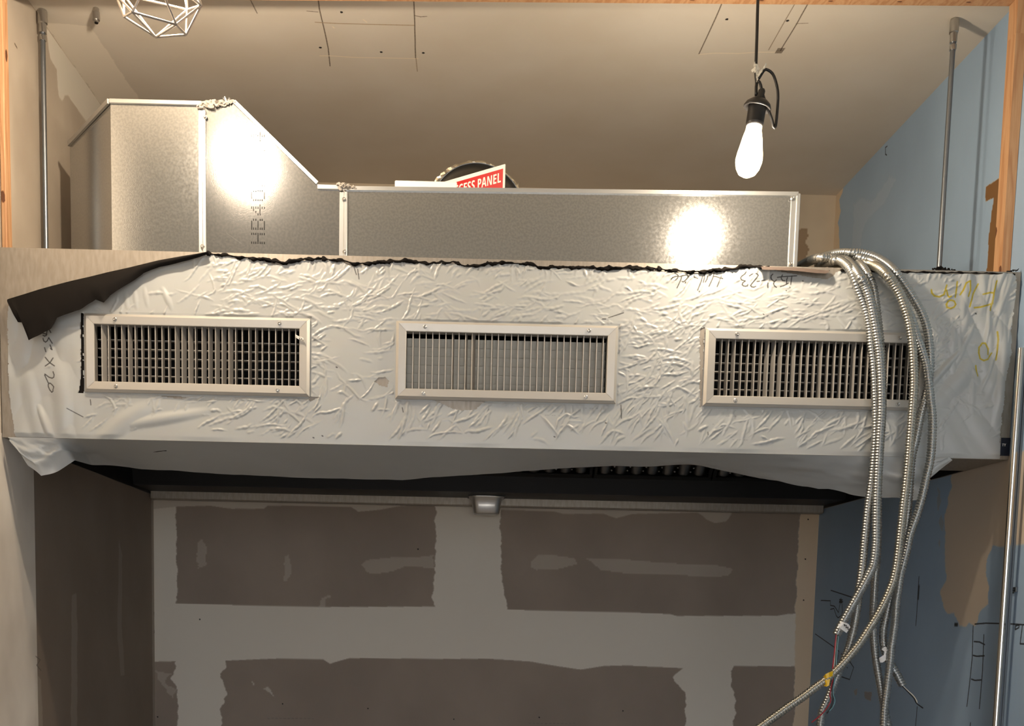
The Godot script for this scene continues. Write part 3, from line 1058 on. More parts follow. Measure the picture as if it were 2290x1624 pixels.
func film() -> void:
	var f := thing("protective_film", "white wrinkled protective film peeling off the steel hood front", "plastic film", Vector3(0.138, YB, 0.004))
	var o := -f.position
	var poly := PackedVector2Array()
	for i in range(0, OUTLINE.size(), 2):
		var p := pz(OUTLINE[i], OUTLINE[i + 1], 0.004)
		poly.append(Vector2(p.x, p.y))
	var tears := []
	for t in [[965, 893, 1088, 896, 1078, 905, 1063, 916, 1032, 918, 1012, 914, 990, 903], [181, 700, 187, 700, 188, 880, 176, 879, 182, 838], [838, 853, 848, 844, 862, 843, 871, 852, 866, 866, 850, 862], [690, 888, 716, 888, 694, 899], [350, 884, 425, 888, 400, 892], [1566, 735, 1578, 730, 1570, 911, 1566, 911]]:
		var q := PackedVector2Array()
		for i in range(0, t.size(), 2):
			var p := pz(t[i], t[i + 1], 0.004)
			q.append(Vector2(p.x, p.y))
		tears.append(q)
	# wrinkles: hundreds of separate pinched ridges, each laid along the drift of its part of the sheet
	var step := 0.0019
	var x0 := -1.075
	var x1 := 1.345
	var y0 := YB + 0.001
	var y1 := YT - 0.002
	var nx := int((x1 - x0) / step)
	var ny := int((y1 - y0) / step)
	var big := noise(105, 4.0, FastNoiseLite.TYPE_SIMPLEX_SMOOTH, 2)
	var zone := noise(106, 2.2, FastNoiseLite.TYPE_SIMPLEX_SMOOTH, 2)
	var hs := PackedFloat32Array()
	hs.resize((nx + 1) * (ny + 1))
	var rw := RandomNumberGenerator.new()
	rw.seed = 4711
	for k in 2700:
		var x := rw.randf_range(-0.98, 1.33)
		var y := rw.randf_range(y0 + 0.01, y1 - 0.008)
		var low := clampf((2.13 - y) / 0.05, 0, 1)
		var high := clampf((y - 2.365) / 0.03, 0, 1)
		var th := 0.10 + 0.30 * zone.get_noise_2d(x, y * 2.0) + 0.75 * low * clampf((x + 0.7) / 0.5, 0.3, 1)
		th += 0.35 * clampf((x - 0.42) / 0.1, 0, 1) * clampf((0.62 - x) / 0.05, 0, 1)
		if high > 0 and rw.randf() < 0.75 * high:
			th = 1.25 + 0.5 * zone.get_noise_2d(x * 2.0, 9.0)
		elif rw.randf() < 0.13:
			th += rw.randf_range(0.5, 1.0) * signf(rw.randf() - 0.45)
		th += rw.randf_range(-0.14, 0.14)
		var keep := 1.0
		if x < -0.86 or (y > 2.28 and x < -0.62):
			keep = 0.12
		elif x < -0.6:
			keep = 0.45
		if x > 1.16:
			keep = 0.30 if y < 2.38 else 0.7
		if x > -0.33 and x < -0.14 and y < 2.25:
			keep = 0.35
		if low > 0.3:
			keep *= 0.8
		if rw.randf() > keep:
			continue
		var tall := lerpf(0.0012, 0.0032, pow(rw.randf(), 1.3))
		var wide := rw.randf_range(0.0036, 0.0062)
		var len := rw.randf_range(0.016, 0.10) * (0.6 if high > 0.5 else 1.0)
		ridge(hs, nx, ny, x0, y0, step, x, y, th, len, wide, tall, rw)
	for k in 60:        # crumple right of the conduits, upright streaks by the end
		ridge(hs, nx, ny, x0, y0, step, rw.randf_range(1.15, 1.20), rw.randf_range(2.17, 2.31), rw.randf_range(0.4, 1.9), 0.02, 0.004, 0.003, rw)
	for k in 34:
		ridge(hs, nx, ny, x0, y0, step, rw.randf_range(1.20, 1.33), rw.randf_range(2.08, 2.40), rw.randf_range(1.25, 1.75), rw.randf_range(0.06, 0.16), rw.randf_range(0.008, 0.016), rw.randf_range(0.002, 0.005), rw)
	for q in [[2058, 885, 2146, 782, 0.014, 0.010], [2190, 860, 2165, 810, 0.012, 0.007], [2100, 905, 2180, 800, 0.03, 0.010], [2225, 960, 2262, 700, 0.02, 0.007], [340, 905, 180, 985, 0.03, 0.006], [480, 915, 250, 970, 0.018, 0.005], [130, 800, 150, 975, 0.03, 0.007], [60, 820, 80, 980, 0.026, 0.006], [75, 890, 122, 985, 0.014, 0.007], [362, 642, 385, 690, 0.010, 0.003], [280, 650, 285, 690, 0.008, 0.002], [300, 645, 306, 690, 0.008, 0.002], [322, 640, 330, 685, 0.008, 0.002]]:
		var a := pz(q[0], q[1], 0.004)
		var b := pz(q[2], q[3], 0.004)
		ridge(hs, nx, ny, x0, y0, step, a.x, a.y, atan2(b.y - a.y, b.x - a.x), Vector2(a.x, a.y).distance_to(Vector2(b.x, b.y)), q[4], q[5], rw)
	for j in ny + 1:
		var y := y0 + step * j
		for i in nx + 1:
			var x := x0 + step * i
			var h := hs[j * (nx + 1) + i] + 0.0022 * (big.get_noise_2d(x, y * 1.3) + 0.4)
			if x > 1.12:      # loose broad folds at the right end
				h += 0.010 * clampf((x - 1.12) / 0.1, 0, 1) * absf(big.get_noise_2d((x + y * 0.8) * 1.6, (y - x * 0.8) * 0.35 + 7.0))
			if x < -0.86:
				h += 0.008 * absf(big.get_noise_2d(x * 2.2 + 4.0, y * 1.1)) * clampf((-0.86 - x) / 0.06, 0, 1)
			# pressed flat under the register frames and at the bottom fold
			for r in RX:
				if x > r[0] - 0.004 and x < r[1] + 0.004 and y > RY0 - 0.004 and y < RY1 + 0.004:
					h = 0.0
			h *= clampf((y - y0) / 0.010, 0, 1)
			hs[j * (nx + 1) + i] = 0.0015 + maxf(h, -0.001)
	var vs := PackedVector3Array()
	var ns := PackedVector3Array()
	var uv := PackedVector2Array()
	vs.resize(hs.size())
	ns.resize(hs.size())
	uv.resize(hs.size())
	for j in ny + 1:
		for i in nx + 1:
			var k := j * (nx + 1) + i
			var dx := (hs[k + (1 if i < nx else 0)] - hs[k - (1 if i > 0 else 0)]) / (2 * step)
			var dy := (hs[k + (nx + 1 if j < ny else 0)] - hs[k - (nx + 1 if j > 0 else 0)]) / (2 * step)
			vs[k] = Vector3(x0 + step * i, y0 + step * j, hs[k]) + o
			ns[k] = Vector3(-dx, -dy, 1).normalized()
			uv[k] = Vector2(float(i) / nx, 1.0 - float(j) / ny)
	# which cells lie on the sheet: scan every row against the outline
	var on_cell := PackedByteArray()
	on_cell.resize(nx * ny)
	var rag := noise(111, 55.0, FastNoiseLite.TYPE_SIMPLEX, 3)
	for j in ny:
		var y := y0 + step * (j + 0.5)
		mark(on_cell, poly, y, j, nx, x0, step, 1, rag)
		for t in tears:
			mark(on_cell, t, y, j, nx, x0, step, 0, rag)
		if y > 2.122 and y < 2.262:
			for r in RX:
				for i in range(int((r[0] + 0.022 - x0) / step), int((r[1] - 0.022 - x0) / step)):
					on_cell[j * nx + i] = 0
	var ix := PackedInt32Array()
	for j in ny:
		for i in nx:
			if on_cell[j * nx + i]:
				var k := j * (nx + 1) + i
				ix.append_array([k, k + nx + 1, k + nx + 2, k, k + nx + 2, k + 1])
	var arr := []
	arr.resize(Mesh.ARRAY_MAX)
	arr[Mesh.ARRAY_VERTEX] = vs
	arr[Mesh.ARRAY_NORMAL] = ns
	arr[Mesh.ARRAY_TEX_UV] = uv
	arr[Mesh.ARRAY_INDEX] = ix
	var mesh := ArrayMesh.new()
	mesh.add_surface_from_arrays(Mesh.PRIMITIVE_TRIANGLES, arr)
	# writing on the film
	var W := 2040
	var H := int(2040.0 * (y1 - y0) / (x1 - x0))
	var im := Image.create(W, H, false, Image.FORMAT_RGBA8)
	im.fill(Color(0.675, 0.68, 0.67))
	blotch(im, Color(0.66, 0.655, 0.635), 0.25, 113, 9.0, 128)
	var pl := func(x, y): return pz(x, y, 0.006)
	var sc := func(p: Vector3): return Vector2((p.x - x0) / (x1 - x0) * W, (y1 - p.y) / (y1 - y0) * H)
	var pen := Color(0.20, 0.19, 0.18)
	for s in [[1348, 712, 1356, 712], [1362, 709, 1396, 698], [790, 590, 797, 612], [800, 600, 803, 622], [201, 893, 202, 905], [151, 914, 185, 932], [1390, 905, 1391, 935], [900, 911, 902, 921], [1585, 966, 1585, 972], [1708, 701, 1710, 703]]:
		stroke(im, on(s, pl, sc), pen, 1.3)
	# notes as they stand: [scale, x, y] of the tracing, then its strokes
	var notes := [
		[9.55, 70, 720, [235, 340, 250, 390, 290, 420, 330, 390, 360, 325, 435, 445], [235, 270, 270, 290, 310, 270, 320, 200, 355, 120, 405, 215], [190, 215, 320, 250], [390, 480, 435, 585, 400, 560], [275, 540, 305, 630], [295, 750, 395, 870, 500, 940], [462, 765, 400, 870, 300, 943], [470, 1065, 497, 1130, 490, 1185, 450, 1203, 380, 1180, 295, 1115, 290, 1140, 360, 1300], [475, 1430, 487, 1390, 460, 1355, 410, 1310, 375, 1305, 358, 1335, 360, 1380, 390, 1450, 435, 1500, 465, 1480, 465, 1445]],
		[15.27, 1490, 600, [185, 350, 240, 295, 330, 255, 430, 245], [310, 140, 390, 180, 435, 240, 410, 310, 350, 370, 285, 390], [465, 262, 600, 225, 700, 198, 760, 225, 765, 290], [545, 280, 520, 370, 450, 520, 390, 645], [560, 420, 600, 440, 650, 410, 720, 340, 780, 270, 830, 200], [682, 440, 670, 480], [1015, 170, 960, 240, 985, 280, 1050, 300], [1080, 308, 1100, 315], [1265, 250, 1230, 390, 1180, 520, 1095, 725], [1335, 200, 1325, 320, 1285, 460], [1450, 230, 1420, 340, 1360, 445], [1148, 765, 1155, 775], [1665, 120, 1610, 320, 1485, 590], [1935, 170, 1880, 310, 1765, 600], [1640, 255, 1720, 250, 1860, 305, 1950, 325]],
		[14.31, 1640, 600, [435, 90, 400, 150, 300, 225, 250, 290, 300, 350, 410, 380, 330, 440, 310, 500, 350, 540, 420, 550, 480, 535, 490, 495], [540, 220, 620, 165, 720, 140, 800, 165, 825, 205, 760, 300, 620, 465, 580, 530, 620, 570, 690, 580, 750, 555], [785, 395, 900, 385, 1040, 355], [1128, 450, 1128, 540, 1135, 600], [1290, 160, 1235, 215, 1230, 280, 1260, 340, 1310, 380, 1350, 395, 1405, 350], [1340, 400, 1315, 470, 1340, 540, 1410, 585], [1440, 265, 1600, 240, 1900, 225, 2060, 210], [1600, 190, 1560, 250, 1570, 310, 1610, 365, 1680, 375], [1765, 270, 1740, 330, 1735, 470], [1535, 560, 1640, 530, 1740, 480, 1795, 445], [1905, 220, 1880, 400, 1870, 490], [1838, 580, 1844, 592], [1720, 686, 1730, 694], [2250, 376, 2260, 386]]]
	for nt in notes:
		for s in nt.slice(3):
			var p := []
			for k in range(0, s.size(), 2):
				p.append_array([nt[1] + s[k] / nt[0], nt[2] + s[k + 1] / nt[0]])
			stroke(im, on(p, pl, sc), pen, 1.7)
	var yel := Color(0.66, 0.58, 0.14)
	for s in [[1065, 170, 1045, 240, 1020, 340, 1005, 470, 980, 580], [880, 355, 980, 335, 1020, 345], [755, 545, 850, 535, 1010, 485], [815, 210, 740, 350, 720, 430, 690, 530], [670, 385, 700, 300, 695, 170, 640, 200, 600, 300, 560, 360], [525, 175, 510, 290, 490, 395], [160, 290, 165, 340, 200, 375, 270, 390, 330, 360, 375, 225], [370, 300, 380, 360, 400, 400, 430, 385], [425, 440, 470, 455, 490, 500, 465, 540, 415, 560, 370, 540, 362, 500, 385, 455, 425, 440], [1065, 890, 1075, 1000, 1060, 1275], [945, 1200, 955, 1120, 910, 1040, 870, 1040, 820, 1100, 815, 1180, 830, 1260, 880, 1290, 940, 1270, 1000, 1180], [770, 1360, 800, 1500]]:
		var p := []
		for k in range(0, s.size(), 2):
			p.append_array([2060 + s[k] / 6.248, 600 + s[k + 1] / 6.248])
		stroke(im, on(p, pl, sc), yel, 2.9)
	for s in [[1620, 930, 30], [1660, 930, 12], [1700, 953, 20], [1590, 948, 14], [1600, 982, 8], [1640, 983, 40], [1215, 928, 40], [1310, 912, 30], [240, 893, 40], [1800, 940, 60], [1900, 957, 80]]:
		for k in s[2] / 5:
			if (k * 7 + s[0]) % 3:
				stroke(im, on([s[0] + k * 5, s[1] + k * 0.12, s[0] + k * 5 + 3, s[1] + k * 0.12], pl, sc), Color(0.45, 0.45, 0.46), 0.8)
	for s in [[752, 820], [720, 974], [700, 978], [1240, 976], [2183, 700], [1355, 945]]:
		stroke(im, on([s[0], s[1], s[0] + 2, s[1] + 1], pl, sc), pen, 2)
	var fm := mat(Color.WHITE, 0.36)
	fm.albedo_texture = tex(im)
	put("front_sheet", mesh, fm, f)

	# the sheet that wraps under the bottom edge and hangs loose at both ends
	var pairs := []
	for e in [[38, 32, 988, 0.0], [50, 62, 1036, -0.015], [70, 92, 1061, -0.02], [100, 130, 1044, -0.03], [140, 167, 1025, -0.045], [190, 205, 1031, 9], [230, 238, 1036, 9], [300, 300, 1045, 9], [350, 350, 1050, 9], [450, 450, 1056, 9], [560, 560, 1062, 9], [700, 700, 1068, 9], [800, 800, 1070, 9], [900, 900, 1071, 9], [1000, 1000, 1065, 9], [1080, 1080, 1060, 9], [1170, 1170, 1053, 9], [1280, 1280, 1045, 9], [1330, 1330, 1042, 9], [1450, 1450, 1041, 9], [1545, 1545, 1037, 9], [1562, 1562, 1040, 9], [1620, 1620, 1051, -0.2], [1700, 1700, 1068, -0.19], [1760, 1760, 1076, -0.17], [1830, 1830, 1091, -0.14], [1900, 1900, 1101, -0.1], [1960, 1960, 1106, -0.07], [2030, 2030, 1113, -0.03], [2050, 2058, 1113, -0.02], [2058, 2062, 1094, -0.015], [2070, 2076, 1070, -0.012], [2085, 2100, 1048, -0.008], [2105, 2130, 1025, -0.004]]:
		var a := py(e[0], 985 + e[0] * 0.0191, YB)
		a = Vector3(a.x, YB, 0.004)
		var b: Vector3 = py(e[1], e[2], YB - 0.004) if e[3] > 5 else pz(e[1], e[2], e[3])
		if e[3] > 5 and b.z < -0.22:       # past the steel lip it droops
			b = pz(e[1], e[2], -0.22 + (b.z + 0.22) * 0.35)
		pairs.append([a, b])
	var fold := noise(121, 7.0, FastNoiseLite.TYPE_SIMPLEX_SMOOTH, 3)
	var under := sheet(pairs, 6, 14, func(u, v, p):
		var k: float = v * (1.0 - 0.35 * v)
		var loose: float = clampf((p.x - 0.66) / 0.3, 0, 1) + clampf((-0.86 - p.x) / 0.1, 0, 1)
		return o + Vector3(0, -0.003 * k + (0.005 + 0.014 * loose) * fold.get_noise_2d(p.x * 0.8, v * 0.25 + p.x * 0.25) * k, 0.012 * loose * sin(PI * v) * (0.6 + fold.get_noise_2d(p.x * 2.0, v * 0.4))))
	put("underside_sheet", under, M.film, f)
	# dark slits in the hanging part
	for s in [[330, 1013, 345, 1010, 372, 1008], [440, 1014, 460, 1022, 485, 1026], [962, 1028, 966, 1023], [966, 1038, 1000, 1032, 1018, 1031], [203, 1029, 215, 1026, 232, 1030, 240, 1036]]:
		var line := []
		for i in range(0, s.size(), 2):
			line.append(py(s[i], s[i + 1], YB - 0.009) + o)
		var st := stool(true)
		var mid: float = line[0].x
		tube(st, smooth_path(line, 0.003), func(d, _a): return 0.0009 + 0.001 * absf(sin(d * 60.0 + mid)), 6)
		put("tear_edge", done(st), M.film_back, f)

	# black strip painting in the shade where the sheet pulls off the first register
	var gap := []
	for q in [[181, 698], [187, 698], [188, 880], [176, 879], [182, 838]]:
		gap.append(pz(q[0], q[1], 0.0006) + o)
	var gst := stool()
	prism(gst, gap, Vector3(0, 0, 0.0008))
	put("gap_shade", done(gst), M.film_back, f)
	# corner folded over, its black back outwards
	pairs = []
	for e in [[16, 670, 28, 693], [18, 669, 39, 720], [24, 667, 53, 722], [34, 664, 64, 761], [60, 656, 93, 747], [85, 648, 114, 735], [110, 641, 128, 711], [160, 628, 178, 692], [200, 619, 214, 670], [220, 614, 232, 677], [240, 609, 246, 661], [290, 598, 296, 629], [318, 591, 321, 611], [355, 582, 357, 597], [405, 573, 407, 586], [466, 564, 468, 569]]:
		var out := clampf(float(e[3] - e[1]) / 90.0, 0, 1)
		pairs.append([pz(e[0], e[1], 0.007), pz(e[2], e[3], 0.010 + 0.035 * out)])
	put("folded_corner", sheet(pairs, 6, 12, func(u, v, p): return o + Vector3(0, 0, 0.010 * sin(PI * v) + 0.004 * fold.get_noise_2d(p.x * 3.0 + 5, p.y * 1.2) * v)), M.film_back, f)
	# ragged rolled edge along the top
	for run in [[462, 566, 520, 572, 600, 580, 640, 586, 680, 579, 720, 578], [720, 578, 770, 583, 800, 588, 870, 584, 905, 583, 960, 588, 1005, 587, 1012, 584, 1040, 594, 1060, 594, 1100, 587, 1150, 588, 1180, 590, 1215, 597, 1280, 597, 1330, 599, 1400, 598, 1470, 600], [1470, 600, 1510, 605, 1560, 606, 1600, 603, 1640, 600, 1672, 595, 1720, 598], [1880, 604, 1960, 605, 2040, 608, 2120, 609, 2200, 610, 2270, 612]]:
		var line := []
		for i in range(0, run.size(), 2):
			line.append(pz(run[i], run[i + 1] + 1, 0.004) + o)
		var st := stool(true)
		var thin := 0.5 if run[0] > 1800 else 1.0
		tube(st, smooth_path(line, 0.004), func(d, an): return thin * (0.0012 + 0.0075 * maxf(0.0, rag.get_noise_2d(d * 0.5, cos(an) * 0.02) + 0.12)), 8)
		put("rolled_edge", done(st), M.film_back, f)
	var strip := []
	for e in [[1700, 597, 1704, 603], [1740, 598, 1742, 604], [1780, 599, 1782, 606], [1820, 602, 1818, 610], [1846, 605, 1846, 612], [1856, 606, 1853, 609]]:
		strip.append([pz(e[0], e[1], 0.004), pz(e[2], e[3], 0.020)])
	put("rolled_edge", sheet(strip, 5, 6, func(u, v, p): return o + Vector3(0, 0.003 * sin(PI * v), 0.002 * fold.get_noise_2d(p.x * 9.0, v))), mat(Color(0.33, 0.28, 0.25), 0.6), f)


func ridge(hs: PackedFloat32Array, nx: int, ny: int, x0: float, y0: float, step: float, x: float, y: float, th: float, len: float, wide: float, tall: float, rw: RandomNumberGenerator) -> void:
	var n := maxi(4, int(len / 0.0022))
	var bend := rw.randf_range(-0.02, 0.02) * (0.2 if wide > 0.007 else 1.0)
	var rr := ceili(wide / step)
	for k in n:
		var t := (k + 0.5) / n
		var kink := 0.10 if wide < 0.007 else 0.01
		th += bend + rw.randf_range(-kink, kink)
		if wide < 0.007 and rw.randf() < 0.05:
			th += rw.randf_range(-0.6, 0.6)
		x += cos(th) * len / n
		y += sin(th) * len / n
		var e := pow(sin(PI * t), 0.75) * (1.0 if wide > 0.007 else 0.82 + 0.18 * sin(x * 400.0 + y * 310.0))
		var w := wide * (0.55 + 0.45 * e)
		var top := tall * e
		var ci := int((x - x0) / step)
		var cj := int((y - y0) / step)
		for j in range(maxi(0, cj - rr), mini(ny, cj + rr) + 1):
			var dy := y0 + j * step - y
			for i in range(maxi(0, ci - rr), mini(nx, ci + rr) + 1):
				var dx := x0 + i * step - x
				var d := (dx * dx + dy * dy) / (w * w)
				if d < 1.0:
					var v := top * (1.0 - d) * (1.0 - d)
					var at := j * (nx + 1) + i
					if v > hs[at]:
						hs[at] = v


func mark(cells: PackedByteArray, poly: PackedVector2Array, y: float, j: int, nx: int, x0: float, step: float, value: int, rag: FastNoiseLite) -> void:
	var xs := []
	for i in poly.size():
		var a := poly[i]
		var b := poly[(i + 1) % poly.size()]
		if (a.y <= y) != (b.y <= y):
			xs.append(a.x + (b.x - a.x) * (y - a.y) / (b.y - a.y) + 0.002 * rag.get_noise_1d(y))
	xs.sort()
	for k in range(0, xs.size() - 1, 2):
		for i in range(maxi(0, roundi((xs[k] - x0) / step - 0.5)), mini(nx, roundi((xs[k + 1] - x0) / step - 0.5))):
			cells[j * nx + i] = value


# ---------------------------------------------------------------- registers
func registers() -> void:
	var labels := ["leftmost supply register, beside the folded black corner of the film", "middle supply register, its damper closed behind the vanes", "rightmost supply register, partly behind the hanging flexible conduits"]
	var scr := screw_mesh(0.0034)
	scr.surface_set_material(0, M.zinc)
	for k in 3:
		var a: float = RX[k][0]
		var b: float = RX[k][1]
		var w := (b - a) / 2
		var h := (RY1 - RY0) / 2
		var reg := thing("air_register", labels[k], "air vent", Vector3((a + b) / 2, RY0, 0.003), "registers in the hood front")
		var c := Vector3(0, h, 0)
		# four mitred frame bars: bevelled rim, flat face, lip into the opening
		var ring := func(inset: float, z: float): return [c + Vector3(-w + inset, -h + inset, z), c + Vector3(w - inset, -h + inset, z), c + Vector3(w - inset, h - inset, z), c + Vector3(-w + inset, h - inset, z)]
		var rings := [ring.call(0.0, 0.0), ring.call(0.0, 0.003), ring.call(0.0065, 0.009), ring.call(0.0235, 0.0072), ring.call(0.0247, 0.006), ring.call(0.0247, -0.016), ring.call(0.0242, -0.016), ring.call(0.0235, 0.0)]
		for s in 4:
			var st := stool()
			var e := (s + 1) % 4
			var mid: Vector3 = (rings[2][s] + rings[2][e] + rings[3][s] + rings[3][e]) / 4.0 - Vector3(0, 0, 0.005)
			var gap: Vector3 = (rings[0][e] - rings[0][s]).normalized() * 0.0003
			for i in rings.size():
				var n := (i + 1) % rings.size()
				var inner := mid if i != 4 and i != 5 and i != 6 else mid + (mid - c) * 0.0
				face(st, [rings[i][s] + gap, rings[i][e] - gap, rings[n][e] - gap, rings[n][s] + gap], inner)
			put("frame_bar", done(st), M.register, reg)
		for s in [[-0.195, 1], [0.195, 1], [-0.195, -1], [0.195, -1]]:
			copy_part("screw", scr, reg, Transform3D(Basis(Vector3.BACK, rng.randf() * 2.0), c + Vector3(s[0] + rng.randf_range(-0.004, 0.004), s[1] * (h - 0.0135), 0.0080)))
		# upright vanes
		var n := 30
		var ow := w - 0.0247
		var oh := h - 0.0247
		var st := stool()
		box(st, Vector3(-0.0011, -oh, -0.017), Vector3(0.0011, oh, 0.001), 0.0006)
		var vane := done(st)
		vane.surface_set_material(0, M.vane)
		var turns := [[0, 28], [3, 12], [4, 14], [11, 20], [12, 22], [13, 24], [15, 22], [16, 18], [17, 22], [18, 22], [19, 24], [22, 10], [23, 8]] if k == 0 else ([[6, 12], [8, 14], [9, 26], [11, 6], [12, 8], [20, 8]] if k == 1 else [[1, 8], [2, 12], [7, 14], [8, 16], [9, 14], [11, 14], [15, 10], [20, 12]])
		var turn := {}
		for t in turns:
			turn[t[0]] = t[1]
		for i in n:
			var x := -ow + 2 * ow * (i + 1.0) / (n + 0.6)
			var an: float = deg_to_rad(turn.get(i, rng.randf_range(-2, 3))) * (1.0 if k < 2 else -1.0)
			copy_part("vane", vane, reg, Transform3D(Basis(Vector3.UP, -an), c + Vector3(x, 0, 0.001)))
		# cross bars, or the closed damper of the middle one
		if k != 1:
			st = stool()
			box(st, Vector3(-ow, -0.0009, -0.032), Vector3(ow, 0.0009, -0.019), 0.0004)
			var bar := done(st)
			bar.surface_set_material(0, M.vane)
			for i in 5:
				copy_part("cross_bar", bar, reg, Transform3D(Basis(), c + Vector3(0, -oh + 2 * oh * (0.155 + 0.157 * i), 0)))
		else:
			st = stool()
			box(st, Vector3(-ow, -0.0125, -0.0008), Vector3(ow, 0.0125, 0.0008), 0.0004)
			box(st, Vector3(-ow, -0.0125, 0.0006), Vector3(ow, -0.0108, 0.0046), 0.0004)
			var blade := done(st)
			blade.surface_set_material(0, M.damper)
			for i in 6:
				copy_part("damper_blade", blade, reg, Transform3D(Basis(Vector3.RIGHT, 0.32), c + Vector3(0, -oh + 2 * oh * (0.07 + 0.157 * i), -0.03)))
	var tb := thing("tape_scrap", "scrap of white film stuck to the right rim of the leftmost register", "film scrap", pz(670, 756, 0.014))
	put("scrap", lump(Vector3(-0.008, 0.002, 0), Vector3(0.009, -0.003, 0.004), 0.006, 40), M.white, tb)


# ---------------------------------------------------------------- wood framing above the hood
func framing() -> void:
	var z0 := -0.09
	var z1 := -0.052
	var h0 := pz(22, -4, z0)
	var h1 := pz(2258, 14, z0)
	var slope := (h1.y - h0.y) / (h1.x - h0.x)
	var hl := minf(h0.y + slope * (XL + 0.001 - h0.x), YC - 0.004)
	var hr := h0.y + slope * (XR - 0.001 - h0.x)
	var st := stool()
	hull8(st, [Vector3(XL + 0.001, hl, z0), Vector3(XR - 0.001, hr, z0), Vector3(XR - 0.001, hr, z1), Vector3(XL + 0.001, hl, z1)], [Vector3(XL + 0.001, YC - 0.0005, z0), Vector3(XR - 0.001, YC - 0.0005, z0), Vector3(XR - 0.001, YC - 0.0005, z1), Vector3(XL + 0.001, YC - 0.0005, z1)])
	tag(put("wood_header", done(st), M.wood), "rough softwood header board under the ceiling above the hood", "lumber")
	var b := pz(2222, 600, z0)
	var t := pz(2257, 20, z0)
	var ty := hr - 0.0005
	st = stool()
	hull8(st, [Vector3(b.x, YT + 0.001, z0), Vector3(XR - 0.001, YT + 0.001, z0), Vector3(XR - 0.001, YT + 0.001, z1), Vector3(b.x, YT + 0.001, z1)], [Vector3(t.x, ty, z0), Vector3(XR - 0.001, ty, z0), Vector3(XR - 0.001, ty, z1), Vector3(t.x, ty, z1)])
	tag(put("wood_stud", done(st), M.wood), "knotty softwood stud standing on the hood against the blue wall", "lumber")
	var lx := pz(23, 300, -0.051).x
	tag(put("wood_stud", box_mesh(Vector3(XL + 0.001, YT + 0.001, -0.051), Vector3(lx, YC - 0.001, -0.02), 0.002), M.wood), "narrow orange softwood stud against the beige left wall", "lumber")


func rods() -> void:
	for k in 2:
		var top := [py(95, 22, YC), py(2135, 42, YC)][k] as Vector3
		var low := [pz(103, 556, top.z), pz(2100, 602, top.z)][k] as Vector3
		low = top + (low - top) * ((top.y - YT - 0.004) / (top.y - low.y))
		var r := thing("hanger_rod", ["steel hanger rod beside the beige left wall", "steel hanger rod beside the blue right wall"][k], "hanger rod", low, "hanger rods carrying the hood")
		var d := (top - low)
		put("rod", rod_mesh(Vector3.ZERO, d, 0.0062, 14), M.rod, r)
		var n := d.normalized()
		put("coupling", lathe_mesh([[0, 0], [0.0095, 0], [0.0095, 0.022], [0.012, 0.024], [0.012, 0.052], [0.010, 0.056], [0, 0.056]], 6 if k else 14, aim(d - n * 0.057, n), true), M.zinc, r)
		put("nut", lathe_mesh([[0, 0], [0.0088, 0], [0.0088, 0.012], [0, 0.012]], 6, aim(d - n * 0.075, n), true), M.zinc, r)
		put("washer", box_mesh(Vector3(-0.022, -0.0035, -0.022), Vector3(0.022, -0.0005, 0.022), 0.001), M.dark_steel, r)
	var a := py(215, 19, YC)
	var an := thing("rod_anchor", "empty threaded rod anchor in the ceiling between the rod and the cage lamp", "anchor", a)
	put("body", lathe_mesh([[0.0, -0.034], [0.006, -0.034], [0.006, -0.028], [0.0092, -0.028], [0.0095, -0.010], [0.0075, -0.006], [0.0075, 0], [0, 0]], 14, Transform3D(), true), M.zinc, an)
	put("nut", lathe_mesh([[0, -0.036], [0.0045, -0.036], [0.0045, -0.028], [0, -0.028]], 6, Transform3D(), true), M.dark_steel, an)


